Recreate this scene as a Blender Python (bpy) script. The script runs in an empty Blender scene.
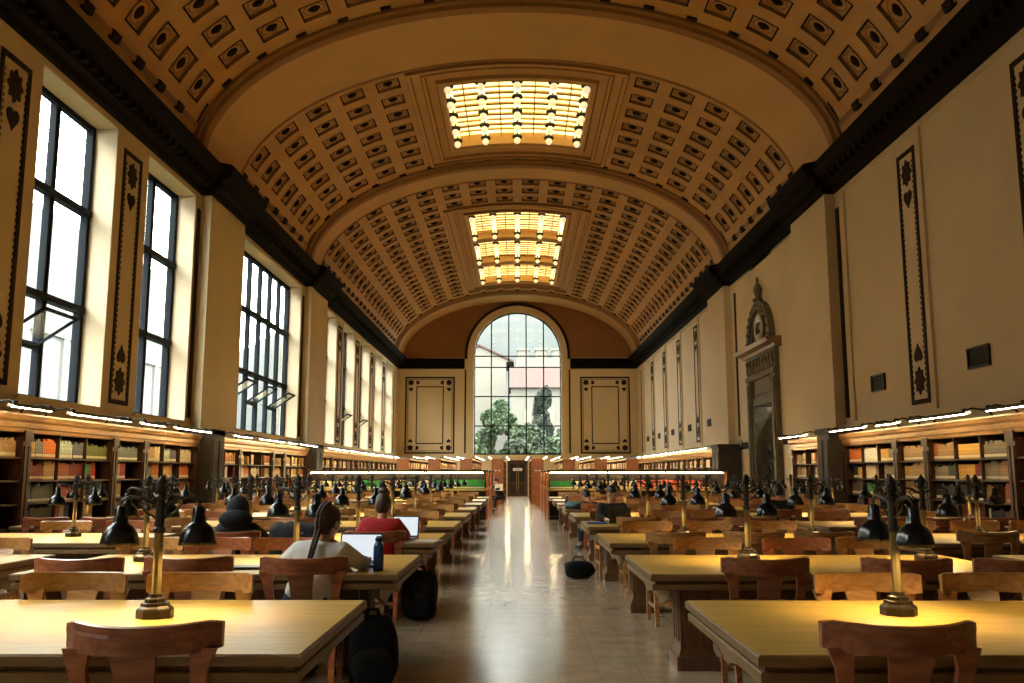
import bpy, math, random
from mathutils import Vector, Matrix
random.seed(7)
SC = bpy.context.scene
COL = SC.collection
PI = math.pi

# ------------------------------------------------------------------ materials
def newmat(name):
    m = bpy.data.materials.new(name); m.use_nodes = True
    nt = m.node_tree
    return m, nt, nt.nodes['Principled BSDF']

def pmat(name, col, rough=0.5, metal=0.0, var=0.0, scale=3.0, bump=0.0, bscale=40.0, spec=0.5, coat=0.0):
    m, nt, b = newmat(name)
    b.inputs['Base Color'].default_value = (*col, 1)
    b.inputs['Roughness'].default_value = rough
    b.inputs['Metallic'].default_value = metal
    b.inputs['Specular IOR Level'].default_value = spec
    b.inputs['Coat Weight'].default_value = coat
    tc = nt.nodes.new('ShaderNodeTexCoord')
    if var > 0:
        n = nt.nodes.new('ShaderNodeTexNoise'); n.inputs['Scale'].default_value = scale
        n.inputs['Detail'].default_value = 5
        nt.links.new(tc.outputs['Object'], n.inputs['Vector'])
        r = nt.nodes.new('ShaderNodeValToRGB')
        r.color_ramp.elements[0].position = 0.3; r.color_ramp.elements[1].position = 0.7
        r.color_ramp.elements[0].color = (*[c*(1-var) for c in col], 1)
        r.color_ramp.elements[1].color = (*[min(1, c*(1+var)) for c in col], 1)
        nt.links.new(n.outputs['Fac'], r.inputs['Fac'])
        nt.links.new(r.outputs['Color'], b.inputs['Base Color'])
    if bump > 0:
        n2 = nt.nodes.new('ShaderNodeTexNoise'); n2.inputs['Scale'].default_value = bscale
        nt.links.new(tc.outputs['Object'], n2.inputs['Vector'])
        bp = nt.nodes.new('ShaderNodeBump'); bp.inputs['Strength'].default_value = bump
        bp.inputs['Distance'].default_value = 0.02
        nt.links.new(n2.outputs['Fac'], bp.inputs['Height'])
        nt.links.new(bp.outputs['Normal'], b.inputs['Normal'])
    return m

def woodmat(name, c1, c2, rough=0.35, stretch=(1.5, 14, 14), coat=0.2, rnd=0.0):
    m, nt, b = newmat(name)
    tc = nt.nodes.new('ShaderNodeTexCoord')
    mp = nt.nodes.new('ShaderNodeMapping'); mp.inputs['Scale'].default_value = stretch
    nt.links.new(tc.outputs['Object'], mp.inputs['Vector'])
    n = nt.nodes.new('ShaderNodeTexNoise'); n.inputs['Scale'].default_value = 2.5; n.inputs['Detail'].default_value = 8
    n.inputs['Distortion'].default_value = 0.6
    nt.links.new(mp.outputs['Vector'], n.inputs['Vector'])
    r = nt.nodes.new('ShaderNodeValToRGB')
    r.color_ramp.elements[0].position = 0.35; r.color_ramp.elements[1].position = 0.68
    r.color_ramp.elements[0].color = (*c1, 1); r.color_ramp.elements[1].color = (*c2, 1)
    nt.links.new(n.outputs['Fac'], r.inputs['Fac'])
    out = r.outputs['Color']
    if rnd > 0:
        oi = nt.nodes.new('ShaderNodeObjectInfo')
        mr = nt.nodes.new('ShaderNodeMapRange')
        mr.inputs['To Min'].default_value = 1 - rnd; mr.inputs['To Max'].default_value = 1 + rnd
        nt.links.new(oi.outputs['Random'], mr.inputs['Value'])
        hs = nt.nodes.new('ShaderNodeHueSaturation')
        nt.links.new(mr.outputs['Result'], hs.inputs['Value'])
        nt.links.new(out, hs.inputs['Color']); out = hs.outputs['Color']
    nt.links.new(out, b.inputs['Base Color'])
    b.inputs['Roughness'].default_value = rough
    b.inputs['Coat Weight'].default_value = coat
    b.inputs['Coat Roughness'].default_value = 0.2
    return m

def emat(name, col, s, var=None):
    m, nt, b = newmat(name)
    b.inputs['Base Color'].default_value = (*col, 1)
    b.inputs['Emission Color'].default_value = (*col, 1)
    b.inputs['Emission Strength'].default_value = s
    return m

M = {}
M['wall'] = pmat('tan_plaster', (0.64, 0.51, 0.305), 0.75, var=0.06, scale=0.6, bump=0.04)
M['vault'] = pmat('vault_plaster', (0.56, 0.315, 0.112), 0.7, var=0.08, scale=0.8, bump=0.04)
M['rib'] = pmat('rib_plaster', (0.60, 0.36, 0.145), 0.7, var=0.05, scale=0.8)
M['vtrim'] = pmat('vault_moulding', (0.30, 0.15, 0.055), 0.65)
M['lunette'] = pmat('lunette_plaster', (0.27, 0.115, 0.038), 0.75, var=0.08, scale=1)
M['stencil'] = pmat('dark_stencil_paint', (0.020, 0.009, 0.006), 0.8, spec=0.2)
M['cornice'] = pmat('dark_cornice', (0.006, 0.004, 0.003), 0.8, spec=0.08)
M['reveal'] = pmat('pale_reveal_plaster', (0.62, 0.50, 0.34), 0.7)
M['steel'] = pmat('dark_window_steel', (0.006, 0.009, 0.014), 0.7, spec=0.15)
M['stone'] = pmat('weathered_stone', (0.14, 0.115, 0.07), 0.75, var=0.25, scale=6, bump=0.3, bscale=14)
M['marble'] = pmat('pale_marble', (0.5, 0.45, 0.36), 0.4, var=0.1, scale=2)
M['bronze'] = pmat('bronze_grille', (0.05, 0.06, 0.035), 0.45, metal=0.5)
M['dark'] = pmat('dark_interior', (0.012, 0.01, 0.008), 0.8)
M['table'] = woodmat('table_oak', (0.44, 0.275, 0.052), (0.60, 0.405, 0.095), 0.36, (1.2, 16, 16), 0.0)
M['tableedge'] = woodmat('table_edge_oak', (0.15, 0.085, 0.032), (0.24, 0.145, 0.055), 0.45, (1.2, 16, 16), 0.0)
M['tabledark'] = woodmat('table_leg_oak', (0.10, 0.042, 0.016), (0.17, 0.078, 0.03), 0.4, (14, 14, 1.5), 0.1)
M['chair'] = woodmat('chair_wood', (0.30, 0.135, 0.040), (0.50, 0.26, 0.085), 0.3, (2, 12, 12), 0.35, rnd=0.3)
M['chairshade'] = woodmat('shaded_chair_wood', (0.20, 0.056, 0.024), (0.38, 0.125, 0.048), 0.33, (2, 12, 12), 0.3, rnd=0.25)  # same chair wood, with the shade of unlit backs put into its colour
M['case'] = woodmat('bookcase_wood', (0.026, 0.010, 0.005), (0.065, 0.025, 0.010), 0.4, (10, 10, 1.5), 0.1)
M['casetop'] = woodmat('bookcase_cornice_wood', (0.20, 0.10, 0.035), (0.34, 0.18, 0.065), 0.35, (10, 1.5, 10), 0.2)
M['panel'] = woodmat('reddish_end_panel_wood', (0.26, 0.075, 0.022), (0.40, 0.13, 0.04), 0.35, (12, 12, 1.5), 0.2)
M['caseback'] = pmat('bookcase_dark_back', (0.02, 0.01, 0.006), 0.7)
M['black'] = pmat('black_enamel', (0.003, 0.005, 0.008), 0.2, coat=0.0)
M['iron'] = pmat('black_iron', (0.006, 0.006, 0.006), 0.5)
M['brass'] = pmat('aged_brass', (0.20, 0.15, 0.06), 0.4, metal=0.6, var=0.15, scale=20)
M['bronzebase'] = pmat('dark_bronze', (0.035, 0.026, 0.013), 0.38, metal=0.7)
M['bulb'] = emat('warm_bulb', (1.0, 0.70, 0.32), 25)
M['tube'] = emat('strip_tube', (1.0, 0.74, 0.34), 60)
M['globe'] = emat('lantern_globe', (1.0, 0.82, 0.50), 0.45)
M['white'] = pmat('white_card', (0.8, 0.78, 0.72), 0.6)
M['paper'] = pmat('paper', (0.8, 0.76, 0.66), 0.7)
M['laptop'] = pmat('laptop_shell', (0.02, 0.02, 0.022), 0.35)
M['silver'] = pmat('laptop_silver', (0.5, 0.5, 0.5), 0.3, metal=0.8)
M['skin'] = pmat('skin', (0.55, 0.30, 0.19), 0.5)
M['hairbrown'] = pmat('brown_hair', (0.035, 0.018, 0.010), 0.45, var=0.5, scale=60, bump=0.4, bscale=120)
M['hairblack'] = pmat('black_hair', (0.008, 0.006, 0.006), 0.4)
M['grey'] = pmat('pale_grey_knit', (0.74, 0.73, 0.69), 0.9, bump=0.5, bscale=220, var=0.08, scale=15)
M['red'] = pmat('red_shirt', (0.42, 0.012, 0.018), 0.8, bump=0.1, bscale=60)
M['blackcloth'] = pmat('black_cloth', (0.006, 0.007, 0.010), 0.9)
M['jeans'] = pmat('dark_denim', (0.02, 0.03, 0.06), 0.85)
M['teal'] = pmat('teal_cloth', (0.10, 0.24, 0.22), 0.85)
M['bluebottle'] = pmat('blue_bottle', (0.015, 0.07, 0.24), 0.25, coat=0.4)
M['bag'] = pmat('black_bag_nylon', (0.004, 0.0045, 0.006), 0.8, spec=0.2, bump=0.2, bscale=30)
M['eye'] = pmat('eye_white', (0.7, 0.68, 0.65), 0.3)
M['lip'] = pmat('lips', (0.4, 0.14, 0.1), 0.5)
M['blueaccent'] = pmat('blue_folder', (0.02, 0.08, 0.4), 0.5)

def screenmat():
    m, nt, b = newmat('laptop_screen')
    tc = nt.nodes.new('ShaderNodeTexCoord')
    br = nt.nodes.new('ShaderNodeTexBrick'); br.inputs['Scale'].default_value = 9
    br.inputs['Color1'].default_value = (0.75, 0.82, 0.9, 1); br.inputs['Color2'].default_value = (0.9, 0.92, 0.92, 1)
    br.inputs['Mortar'].default_value = (0.35, 0.42, 0.5, 1)
    nt.links.new(tc.outputs['Generated'], br.inputs['Vector'])
    nt.links.new(br.outputs['Color'], b.inputs['Emission Color'])
    b.inputs['Emission Strength'].default_value = 0.6
    b.inputs['Base Color'].default_value = (0.02, 0.02, 0.02, 1)
    return m
M['screen'] = screenmat()

def glassmat():
    m = bpy.data.materials.new('window_glass'); m.use_nodes = True
    nt = m.node_tree; nt.nodes.remove(nt.nodes['Principled BSDF'])
    out = nt.nodes['Material Output']
    t = nt.nodes.new('ShaderNodeBsdfTransparent'); t.inputs['Color'].default_value = (0.93, 0.97, 0.96, 1)
    g = nt.nodes.new('ShaderNodeBsdfGlossy'); g.inputs['Roughness'].default_value = 0.03
    mx = nt.nodes.new('ShaderNodeMixShader'); fr = nt.nodes.new('ShaderNodeMapRange'); lw = nt.nodes.new('ShaderNodeLayerWeight'); lw.inputs['Blend'].default_value = 0.5; pw = nt.nodes.new('ShaderNodeMath'); pw.operation = 'POWER'; pw.inputs[1].default_value = 5; nt.links.new(lw.outputs['Facing'], pw.inputs[0]); nt.links.new(pw.outputs[0], fr.inputs['Value']); fr.inputs['To Min'].default_value = 0.025; fr.inputs['To Max'].default_value = 0.7
    nt.links.new(fr.outputs['Result'], mx.inputs['Fac']); nt.links.new(t.outputs[0], mx.inputs[1]); nt.links.new(g.outputs[0], mx.inputs[2])
    nt.links.new(mx.outputs[0], out.inputs['Surface'])
    return m
M['glass'] = glassmat()

def laymat():
    # backlit textured laylight glass: daylight diffusing through, slightly uneven
    m, nt, b = newmat('laylight_glass')
    tc = nt.nodes.new('ShaderNodeTexCoord')
    mp = nt.nodes.new('ShaderNodeMapping'); mp.inputs['Scale'].default_value = (0.9, 1.4, 1)
    n = nt.nodes.new('ShaderNodeTexNoise'); n.inputs['Scale'].default_value = 1.2
    nt.links.new(tc.outputs['Object'], mp.inputs['Vector']); nt.links.new(mp.outputs['Vector'], n.inputs['Vector'])
    r = nt.nodes.new('ShaderNodeValToRGB')
    r.color_ramp.elements[0].position = 0.3; r.color_ramp.elements[1].position = 0.7
    r.color_ramp.elements[0].color = (0.85, 0.62, 0.15, 1); r.color_ramp.elements[1].color = (1.0, 0.86, 0.36, 1)
    nt.links.new(n.outputs['Fac'], r.inputs['Fac'])
    nt.links.new(r.outputs['Color'], b.inputs['Emission Color'])
    b.inputs['Emission Strength'].default_value = 1.75
    b.inputs['Base Color'].default_value = (0.6, 0.5, 0.3, 1)
    return m
M['lay'] = laymat()

def floormat():
    m, nt, b = newmat('polished_floor')
    tc = nt.nodes.new('ShaderNodeTexCoord')
    n = nt.nodes.new('ShaderNodeTexNoise'); n.inputs['Scale'].default_value = 5; n.inputs['Detail'].default_value = 8
    nt.links.new(tc.outputs['Object'], n.inputs['Vector'])
    r = nt.nodes.new('ShaderNodeValToRGB')
    r.color_ramp.elements[0].position = 0.3; r.color_ramp.elements[1].position = 0.75
    r.color_ramp.elements[0].color = (0.36, 0.275, 0.18, 1); r.color_ramp.elements[1].color = (0.50, 0.39, 0.26, 1)
    nt.links.new(n.outputs['Fac'], r.inputs['Fac'])
    br = nt.nodes.new('ShaderNodeTexBrick'); br.inputs['Scale'].default_value = 1
    br.offset = 0; br.inputs['Brick Width'].default_value = 0.3; br.inputs['Row Height'].default_value = 0.3
    br.inputs['Mortar Size'].default_value = 0.004; br.inputs['Bias'].default_value = 0
    br.inputs['Color1'].default_value = (0.9, 0.9, 0.9, 1); br.inputs['Color2'].default_value = (1, 1, 1, 1); br.inputs['Mortar'].default_value = (0.72, 0.72, 0.72, 1)
    nt.links.new(tc.outputs['Object'], br.inputs['Vector'])
    mx = nt.nodes.new('ShaderNodeMix'); mx.data_type = 'RGBA'; mx.blend_type = 'MULTIPLY'; mx.inputs['Factor'].default_value = 1
    nt.links.new(r.outputs['Color'], mx.inputs['A']); nt.links.new(br.outputs['Color'], mx.inputs['B'])
    nt.links.new(mx.outputs['Result'], b.inputs['Base Color'])
    n2 = nt.nodes.new('ShaderNodeTexNoise'); n2.inputs['Scale'].default_value = 3.5; n2.inputs['Detail'].default_value = 2
    nt.links.new(tc.outputs['Object'], n2.inputs['Vector'])
    n3 = nt.nodes.new('ShaderNodeTexNoise'); n3.inputs['Scale'].default_value = 60
    nt.links.new(tc.outputs['Object'], n3.inputs['Vector'])
    b1 = nt.nodes.new('ShaderNodeBump'); b1.inputs['Strength'].default_value = 0.10; b1.inputs['Distance'].default_value = 0.01
    b2 = nt.nodes.new('ShaderNodeBump'); b2.inputs['Strength'].default_value = 0.0; b2.inputs['Distance'].default_value = 0.01
    nt.links.new(n2.outputs['Fac'], b1.inputs['Height']); nt.links.new(n3.outputs['Fac'], b2.inputs['Height'])
    nt.links.new(b1.outputs['Normal'], b2.inputs['Normal']); nt.links.new(b2.outputs['Normal'], b.inputs['Normal'])
    b.inputs['Roughness'].default_value = 0.15
    b.inputs['Specular IOR Level'].default_value = 0.7
    return m
M['floor'] = floormat()

BC = {  # cover colours
 'tan': (0.42, 0.26, 0.11), 'gold': (0.62, 0.36, 0.07), 'orange': (0.60, 0.16, 0.03), 'rust': (0.36, 0.10, 0.035), 'red': (0.42, 0.03, 0.02),
 'dark red': (0.17, 0.018, 0.012), 'coral': (0.60, 0.13, 0.08), 'pale aqua': (0.42, 0.48, 0.40), 'slate': (0.10, 0.11, 0.15),
 'olive green': (0.14, 0.16, 0.04), 'green': (0.03, 0.22, 0.06), 'dark green': (0.02, 0.05, 0.02), 'blue': (0.035, 0.08, 0.18), 'dark blue': (0.015, 0.025, 0.06),
 'blue grey': (0.14, 0.17, 0.16), 'brown': (0.14, 0.08, 0.04), 'black': (0.012, 0.012, 0.014), 'cream': (0.68, 0.56, 0.36), 'white': (0.78, 0.74, 0.66),
 'grey brown': (0.20, 0.165, 0.11), 'pink': (0.50, 0.06, 0.10), 'bright green': (0.02, 0.22, 0.05), 'pale yellow': (0.62, 0.55, 0.22)}
for k, v in BC.items(): M['bk_' + k] = pmat('book_cloth_' + k.replace(' ', '_'), v, 0.55, var=0.35, scale=22)
M['bklabel'] = pmat('book_spine_label', (0.72, 0.66, 0.52), 0.6)

# ------------------------------------------------------------------ mesh builder
class MB:
    def __init__(s): s.v = []; s.f = []; s.m = []; s.sm = []; s.mats = []
    def mi(s, mat):
        if mat not in s.mats: s.mats.append(mat)
        return s.mats.index(mat)
    def add(s, vs, fs, mat, smooth=False, T=None):
        b = len(s.v); i = s.mi(mat)
        if T is not None: vs = [T @ Vector(p) for p in vs]
        s.v += [tuple(p) for p in vs]
        for f in fs: s.f.append(tuple(b + j for j in f)); s.m.append(i); s.sm.append(smooth)
        return s
    def box(s, x0, x1, y0, y1, z0, z1, mat, T=None, top=None):
        # top: (dx,dy) shrink of the top face
        tx, ty = top if top else (0, 0)
        vs = [(x0, y0, z0), (x1, y0, z0), (x1, y1, z0), (x0, y1, z0), (x0+tx, y0+ty, z1), (x1-tx, y0+ty, z1), (x1-tx, y1-ty, z1), (x0+tx, y1-ty, z1)]
        return s.add(vs, [(0, 3, 2, 1), (4, 5, 6, 7), (0, 1, 5, 4), (1, 2, 6, 5), (2, 3, 7, 6), (3, 0, 4, 7)], mat, T=T)
    def bbox(s, x0, x1, y0, y1, z0, z1, mat, b=0.004, T=None):
        # chamfered box: three stacked layers
        L = [(z0, b), (z0+b, 0), (z1-b, 0), (z1, b)]
        vs = []; fs = []
        for z, i in L: vs += [(x0+i, y0+i, z), (x1-i, y0+i, z), (x1-i, y1-i, z), (x0+i, y1-i, z)]
        fs.append((3, 2, 1, 0)); fs.append((12, 13, 14, 15))
        for k in range(3):
            for j in range(4):
                a = 4*k+j; c = 4*k+(j+1) % 4; fs.append((a, c, c+4, a+4))
        return s.add(vs, fs, mat, T=T)
    def prism(s, poly, axis, a0, a1, mat, T=None, smooth=False):
        # poly 2D list; axis 'x': (y,z) poly, 'y': (x,z) poly, 'z': (x,y) poly
        n = len(poly)
        def P(p, a):
            return {'x': (a, p[0], p[1]), 'y': (p[0], a, p[1]), 'z': (p[0], p[1], a)}[axis]
        vs = [P(p, a0) for p in poly] + [P(p, a1) for p in poly]
        fs = [tuple(range(n-1, -1, -1)), tuple(range(n, 2*n))] + [(i, (i+1) % n, n+(i+1) % n, n+i) for i in range(n)]
        return s.add(vs, fs, mat, smooth, T)
    def lathe(s, prof, n, mat, T=None, smooth=True, rot=0.0, cap=True):
        vs = []; fs = []
        for r, z in prof:
            for k in range(n):
                a = rot + 2*PI*k/n; vs.append((r*math.cos(a), r*math.sin(a), z))
        for j in range(len(prof)-1):
            for k in range(n):
                a = j*n+k; b = j*n+(k+1) % n; fs.append((a, b, b+n, a+n))
        if cap:
            fs.append(tuple(range(n-1, -1, -1))); q = (len(prof)-1)*n; fs.append(tuple(range(q, q+n)))
        return s.add(vs, fs, mat, smooth, T)
    def tube(s, pts, r, mat, n=8, T=None, smooth=True):
        pts = [Vector(p) for p in pts]; vs = []; fs = []
        rr = r if isinstance(r, (list, tuple)) else [r]*len(pts)
        up = Vector((0, 0, 1))
        for i, p in enumerate(pts):
            d = (pts[min(i+1, len(pts)-1)] - pts[max(i-1, 0)]).normalized()
            u = d.cross(up) if abs(d.z) < 0.95 else d.cross(Vector((0, 1, 0)))
            u.normalize(); w = d.cross(u)
            for k in range(n):
                a = 2*PI*k/n; vs.append(p + (u*math.cos(a) + w*math.sin(a))*rr[i])
        for i in range(len(pts)-1):
            for k in range(n):
                a = i*n+k; b = i*n+(k+1) % n; fs.append((a, b, b+n, a+n))
        fs.append(tuple(range(n-1, -1, -1))); q = (len(pts)-1)*n; fs.append(tuple(range(q, q+n)))
        return s.add(vs, fs, mat, smooth, T)
    def sph(s, c, r, mat, n=12, m=8, T=None, half=None):
        rx, ry, rz = r if isinstance(r, (list, tuple)) else (r, r, r)
        vs = [(c[0], c[1], c[2]-rz)]; fs = []
        for j in range(1, m):
            t = -PI/2 + PI*j/m
            for k in range(n):
                a = 2*PI*k/n; vs.append((c[0]+rx*math.cos(t)*math.cos(a), c[1]+ry*math.cos(t)*math.sin(a), c[2]+rz*math.sin(t)))
        vs.append((c[0], c[1], c[2]+rz)); e = len(vs)-1
        for k in range(n): fs.append((0, 1+(k+1) % n, 1+k)); fs.append((e, 1+(m-2)*n+k, 1+(m-2)*n+(k+1) % n))
        for j in range(m-2):
            for k in range(n):
                a = 1+j*n+k; b = 1+j*n+(k+1) % n; fs.append((a, b, b+n, a+n))
        return s.add(vs, fs, mat, True, T)
    def quad(s, a, b, c, d, mat): return s.add([a, b, c, d], [(0, 1, 2, 3)], mat)
    def mesh(s, name):
        me = bpy.data.meshes.new(name); me.from_pydata(s.v, [], s.f)
        for m in s.mats: me.materials.append(m)
        me.polygons.foreach_set('material_index', s.m); me.polygons.foreach_set('use_smooth', s.sm)
        me.update(); return me
    def build(s, name, parent=None, loc=None):
        o = bpy.data.objects.new(name, s.mesh(name)); COL.objects.link(o)
        if parent is not None: o.parent = parent
        if loc is not None: o.location = loc
        return o

def tag(o, label=None, cat=None, group=None, kind=None):
    if label: o['label'] = label
    if cat: o['category'] = cat
    if group: o['group'] = group
    if kind: o['kind'] = kind
    return o
def empty(name, loc=(0, 0, 0), rz=0.0):
    o = bpy.data.objects.new(name, None); COL.objects.link(o); o.location = loc; o.rotation_euler = (0, 0, rz)
    o.empty_display_size = 0.1
    return o
def struct(o): o['kind'] = 'structure'; return o
def copy_tree(o, parent=None):
    c = o.copy(); COL.objects.link(c)
    if parent is not None: c.parent = parent
    for ch in list(o.children): copy_tree(ch, c)
    return c
ORD = ['first', 'second', 'third', 'fourth', 'fifth', 'sixth', 'seventh', 'eighth', 'ninth', 'tenth', 'eleventh', 'twelfth', 'thirteenth', 'fourteenth', 'fifteenth', 'sixteenth', 'seventeenth', 'eighteenth', 'nineteenth', 'twentieth'] + ['twenty-'+q for q in ('first','second','third','fourth','fifth','sixth','seventh','eighth')]
RX = lambda a: Matrix.Rotation(a, 4, 'X')
RY = lambda a: Matrix.Rotation(a, 4, 'Y')
RZ = lambda a: Matrix.Rotation(a, 4, 'Z')
TR = lambda x, y, z: Matrix.Translation((x, y, z))

# ------------------------------------------------------------------ dimensions
W = 7.8; YB = 58.7; YN = -2.0; SILL = 2.65; WTOP = 8.15; CB = 8.25
Z0 = 8.8; EA = 7.75; EB = 4.1
# left window openings: (y0,y1,number of lights)
OPEN = [(21.1-2.85-4.3*k, 21.1-4.3*k, 2) for k in range(4, -1, -1)] + [(24.9, 31.9, 6)] + [(38.4-2.85+4.35*k, 38.4+4.35*k, 2) for k in range(5)]
PIERS = [(21.45, 24.2), (32.4, 35.2)]

# ------------------------------------------------------------------ floor
mb = MB(); mb.box(-W-0.6, W+0.6, YN-0.3, YB+0.6, -0.2, 0, M['floor'])
struct(mb.build('floor'))

# ------------------------------------------------------------------ walls
def stencil_panel(side, yc, parent, w=0.85, z0=2.78, z1=7.85):
    mb = MB(); S = M['stencil']; X = side*W
    def bx(y0, y1, a, b, t=0.02): mb.box(min(X, X-side*t), max(X, X-side*t), y0, y1, a, b, S)
    h = w/2; e = 0.09
    bx(yc-h, yc-h+e, z0, z1); bx(yc+h-e, yc+h, z0, z1); bx(yc-h+e, yc+h-e, z0, z0+e); bx(yc-h+e, yc+h-e, z1-e, z1)
    def flower(zc, r, lob=8):
        poly = []
        for k in range(48):
            a = 2*PI*k/48; rr = r*(0.86+0.14*math.cos(lob*a)); poly.append((yc+rr*math.cos(a), zc+rr*1.25*math.sin(a)))
        mb.prism(poly, 'x', X, X-side*0.02, S)
    def heart(zc, r, sg):
        poly = []
        for k in range(32):
            t = 2*PI*k/32
            poly.append((yc+r*(math.sin(t)**3), zc+sg*r*(13*math.cos(t)-5*math.cos(2*t)-2*math.cos(3*t)-math.cos(4*t))/14))
        mb.prism(poly, 'x', X, X-side*0.02, S)
    flower(z1-0.45, 0.22); heart(z1-0.97, 0.17, 1); flower(z0+0.45, 0.22); heart(z0+0.97, 0.17, -1)
    # running bead border inside the frame
    n = 44
    for k in range(n):
        z = z0+0.2+(z1-z0-0.4)*k/n
        bx(yc+h-e-0.03, yc+h-e, z, z+0.05, 0.012); bx(yc-h+e+0.05, yc-h+e+0.062, z, z+0.06, 0.012)
    o = mb.build('stencil_panel', parent); return o
def strip(side, yc, parent, w=0.2):
    mb = MB(); X = side*W
    mb.box(min(X, X-side*0.025), max(X, X-side*0.025), yc-w/2, yc+w/2, 2.75, 7.85, M['stencil']); mb.build('stencil_strip', parent)

def build_left():
    mb = MB(); P = M['wall']; R = M['reveal']
    xo = -W-0.62
    mb.box(xo, -W, YN, YB, 0, SILL, P)
    mb.box(xo, -W, YN, YB, WTOP, 9.6, P)
    edges = [YN] + [e for a, b, _ in OPEN for e in (a, b)] + [YB]
    for i in range(0, len(edges), 2): mb.box(xo, -W, edges[i], edges[i+1], SILL, WTOP, P)
    for a, b, _ in OPEN:   # plaster reveal linings and sills
        mb.box(xo, -W-0.004, a, a+0.03, SILL, WTOP, R); mb.box(xo, -W-0.004, b-0.03, b, SILL, WTOP, R)
        mb.box(xo, -W-0.004, a, b, WTOP-0.03, WTOP, R); mb.box(xo, -W+0.05, a-0.05, b+0.05, SILL-0.05, SILL+0.02, P)
    mb.box(-W, -W+0.06, YN, YB, 2.36, 2.60, P)    # ledge band
    w = struct(mb.build('wall_left'))
    for a, b in PIERS:
        p = MB(); p.box(-W, -W+0.25, a, b, 2.3, CB, P); p.build('pier', w)
    for yc in [17.5-4.3*k for k in range(4)] + [39.1+4.35*k for k in range(4)]: stencil_panel(-1, yc, w)
    for yc in (21.28, 24.45, 32.15, 35.38, 56.5): strip(-1, yc, w)
build_left()

def build_right():
    mb = MB(); P = M['wall']; xo = W+0.62
    rec = [(13.95-8.6, 16.8-8.6), (9.65, 12.5), (13.95, 16.8), (18.25, 20.9)] + [(35.55+4.35*k, 38.4+4.35*k) for k in range(5)]
    d0, d1 = 27.0, 29.6   # doorway
    mb.box(W, xo, YN, d0, 0, SILL, P); mb.box(W, xo, d1, YB, 0, SILL, P)
    mb.box(W, xo, d0, d1, 3.75, 9.6, P)
    mb.box(W, xo, YN, YB, WTOP, 9.6, P)
    edges = [YN] + [e for a, b in rec for e in (a, b)] + [YB]
    for i in range(0, len(edges), 2):
        a, b = edges[i], edges[i+1]
        if a < d0 < b:
            mb.box(W, xo, a, d0, SILL, WTOP, P); mb.box(W, xo, d1, b, SILL, WTOP, P)
        else: mb.box(W, xo, a, b, SILL, WTOP, P)
    for a, b in rec: mb.box(W+0.05, xo, a, b, SILL, WTOP, P)
    mb.box(W-0.06, W, YN, 24.9, 2.36, 2.60, P); mb.box(W-0.06, W, 31.4, YB, 2.36, 2.60, P)
    mb.box(W-0.05, W, 24.2, 26.5, 2.28, 2.5, M['cornice']); mb.box(W-0.05, W, 30.1, 32.4, 2.28, 2.5, M['cornice'])
    w = struct(mb.build('wall_right'))
    for a, b in PIERS:
        p = MB(); p.box(W-0.25, W, a, b, 2.3, CB, P); p.build('pier', w)
    for yc in [17.4-4.3*k for k in range(4)] + [39.0+4.3*k for k in range(4)]: stencil_panel(1, yc, w, 0.8)
    for yc in (21.28, 24.45, 31.75, 35.38, 56.5): strip(1, yc, w)
    # marble dado either side of the doorway
    for a, b in ((24.3, 26.4), (30.2, 31.4)):
        p = MB(); p.box(W-0.03, W, a, b, 0, 2.28, M['marble']); p.box(W-0.05, W-0.03, a+0.25, b-0.25, 0.3, 2.0, M['wall']); p.build('marble_dado', w)
    return w
wall_right = build_right()
# square air vents low on the right wall
vents = [(15.2, 3.41), (19.5, 3.40)] + [(36.9, 3.5), (41.1, 3.5), (45.6, 3.5), (50.0, 3.5), (54.3, 3.5)]
vents.sort()
for i, (y, z) in enumerate(vents):
    mb = MB(); h = 0.36 if y < 21 else 0.3; x = W+0.05; vw = 0.72 if y < 21 else 0.6
    mb.box(x-0.05, x, y-vw/2, y+vw/2, z-h/2, z-h/2+0.03, M['iron']); mb.box(x-0.05, x, y-vw/2, y+vw/2, z+h/2-0.03, z+h/2, M['iron'])
    mb.box(x-0.05, x, y-vw/2, y-vw/2+0.03, z-h/2, z+h/2, M['iron']); mb.box(x-0.05, x, y+vw/2-0.03, y+vw/2, z-h/2, z+h/2, M['iron'])
    mb.box(x-0.012, x-0.002, y-vw/2, y+vw/2, z-h/2, z+h/2, M['dark'])
    for k in range(5):
        zz = z-h/2+0.05+k*(h-0.1)/5; mb.box(x-0.03, x-0.01, y-vw/2, y+vw/2, zz, zz+0.012, M['dark'])
    o = mb.build('air_vent')
    tag(o, 'black rectangular air vent low on the right wall, %s from the front' % ORD[i], 'vent', 'air vents along the right wall')

# near end wall


# ------------------------------------------------------------------ vault maths
def ell(a, b, n=2000):
    t = [(0.0, 0.0)]; s = 0; px, pz = 0, b
    for k in range(1, n+1):
        ph = PI/2*k/n; x = a*math.sin(ph); z = b*math.cos(ph); s += math.hypot(x-px, z-pz); px, pz = x, z; t.append((s, ph))
    return t
TAB = ell(EA, EB); L = TAB[-1][0]
def V(s, y, off=0.0):
    sg = 1 if s >= 0 else -1; u = min(abs(s), L)/L*2000
    # invert the table by bisection
    lo, hi = 0, 2000; t = abs(s)
    while hi-lo > 1:
        m = (lo+hi)//2
        if TAB[m][0] <= t: lo = m
        else: hi = m
    q = (t-TAB[lo][0])/max(1e-9, TAB[hi][0]-TAB[lo][0]); ph = TAB[lo][1]+min(1, max(0, q))*(TAB[hi][1]-TAB[lo][1])
    x = EA*math.sin(ph); z = EB*math.cos(ph)
    nx = x/EA**2; nz = z/EB**2; l = math.hypot(nx, nz)
    return (sg*(x-nx/l*off), y, Z0+z-nz/l*off)
CP = 1.065
SEDGE = 8*CP
COLS = [(-8+k)*CP for k in range(17)]

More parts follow.
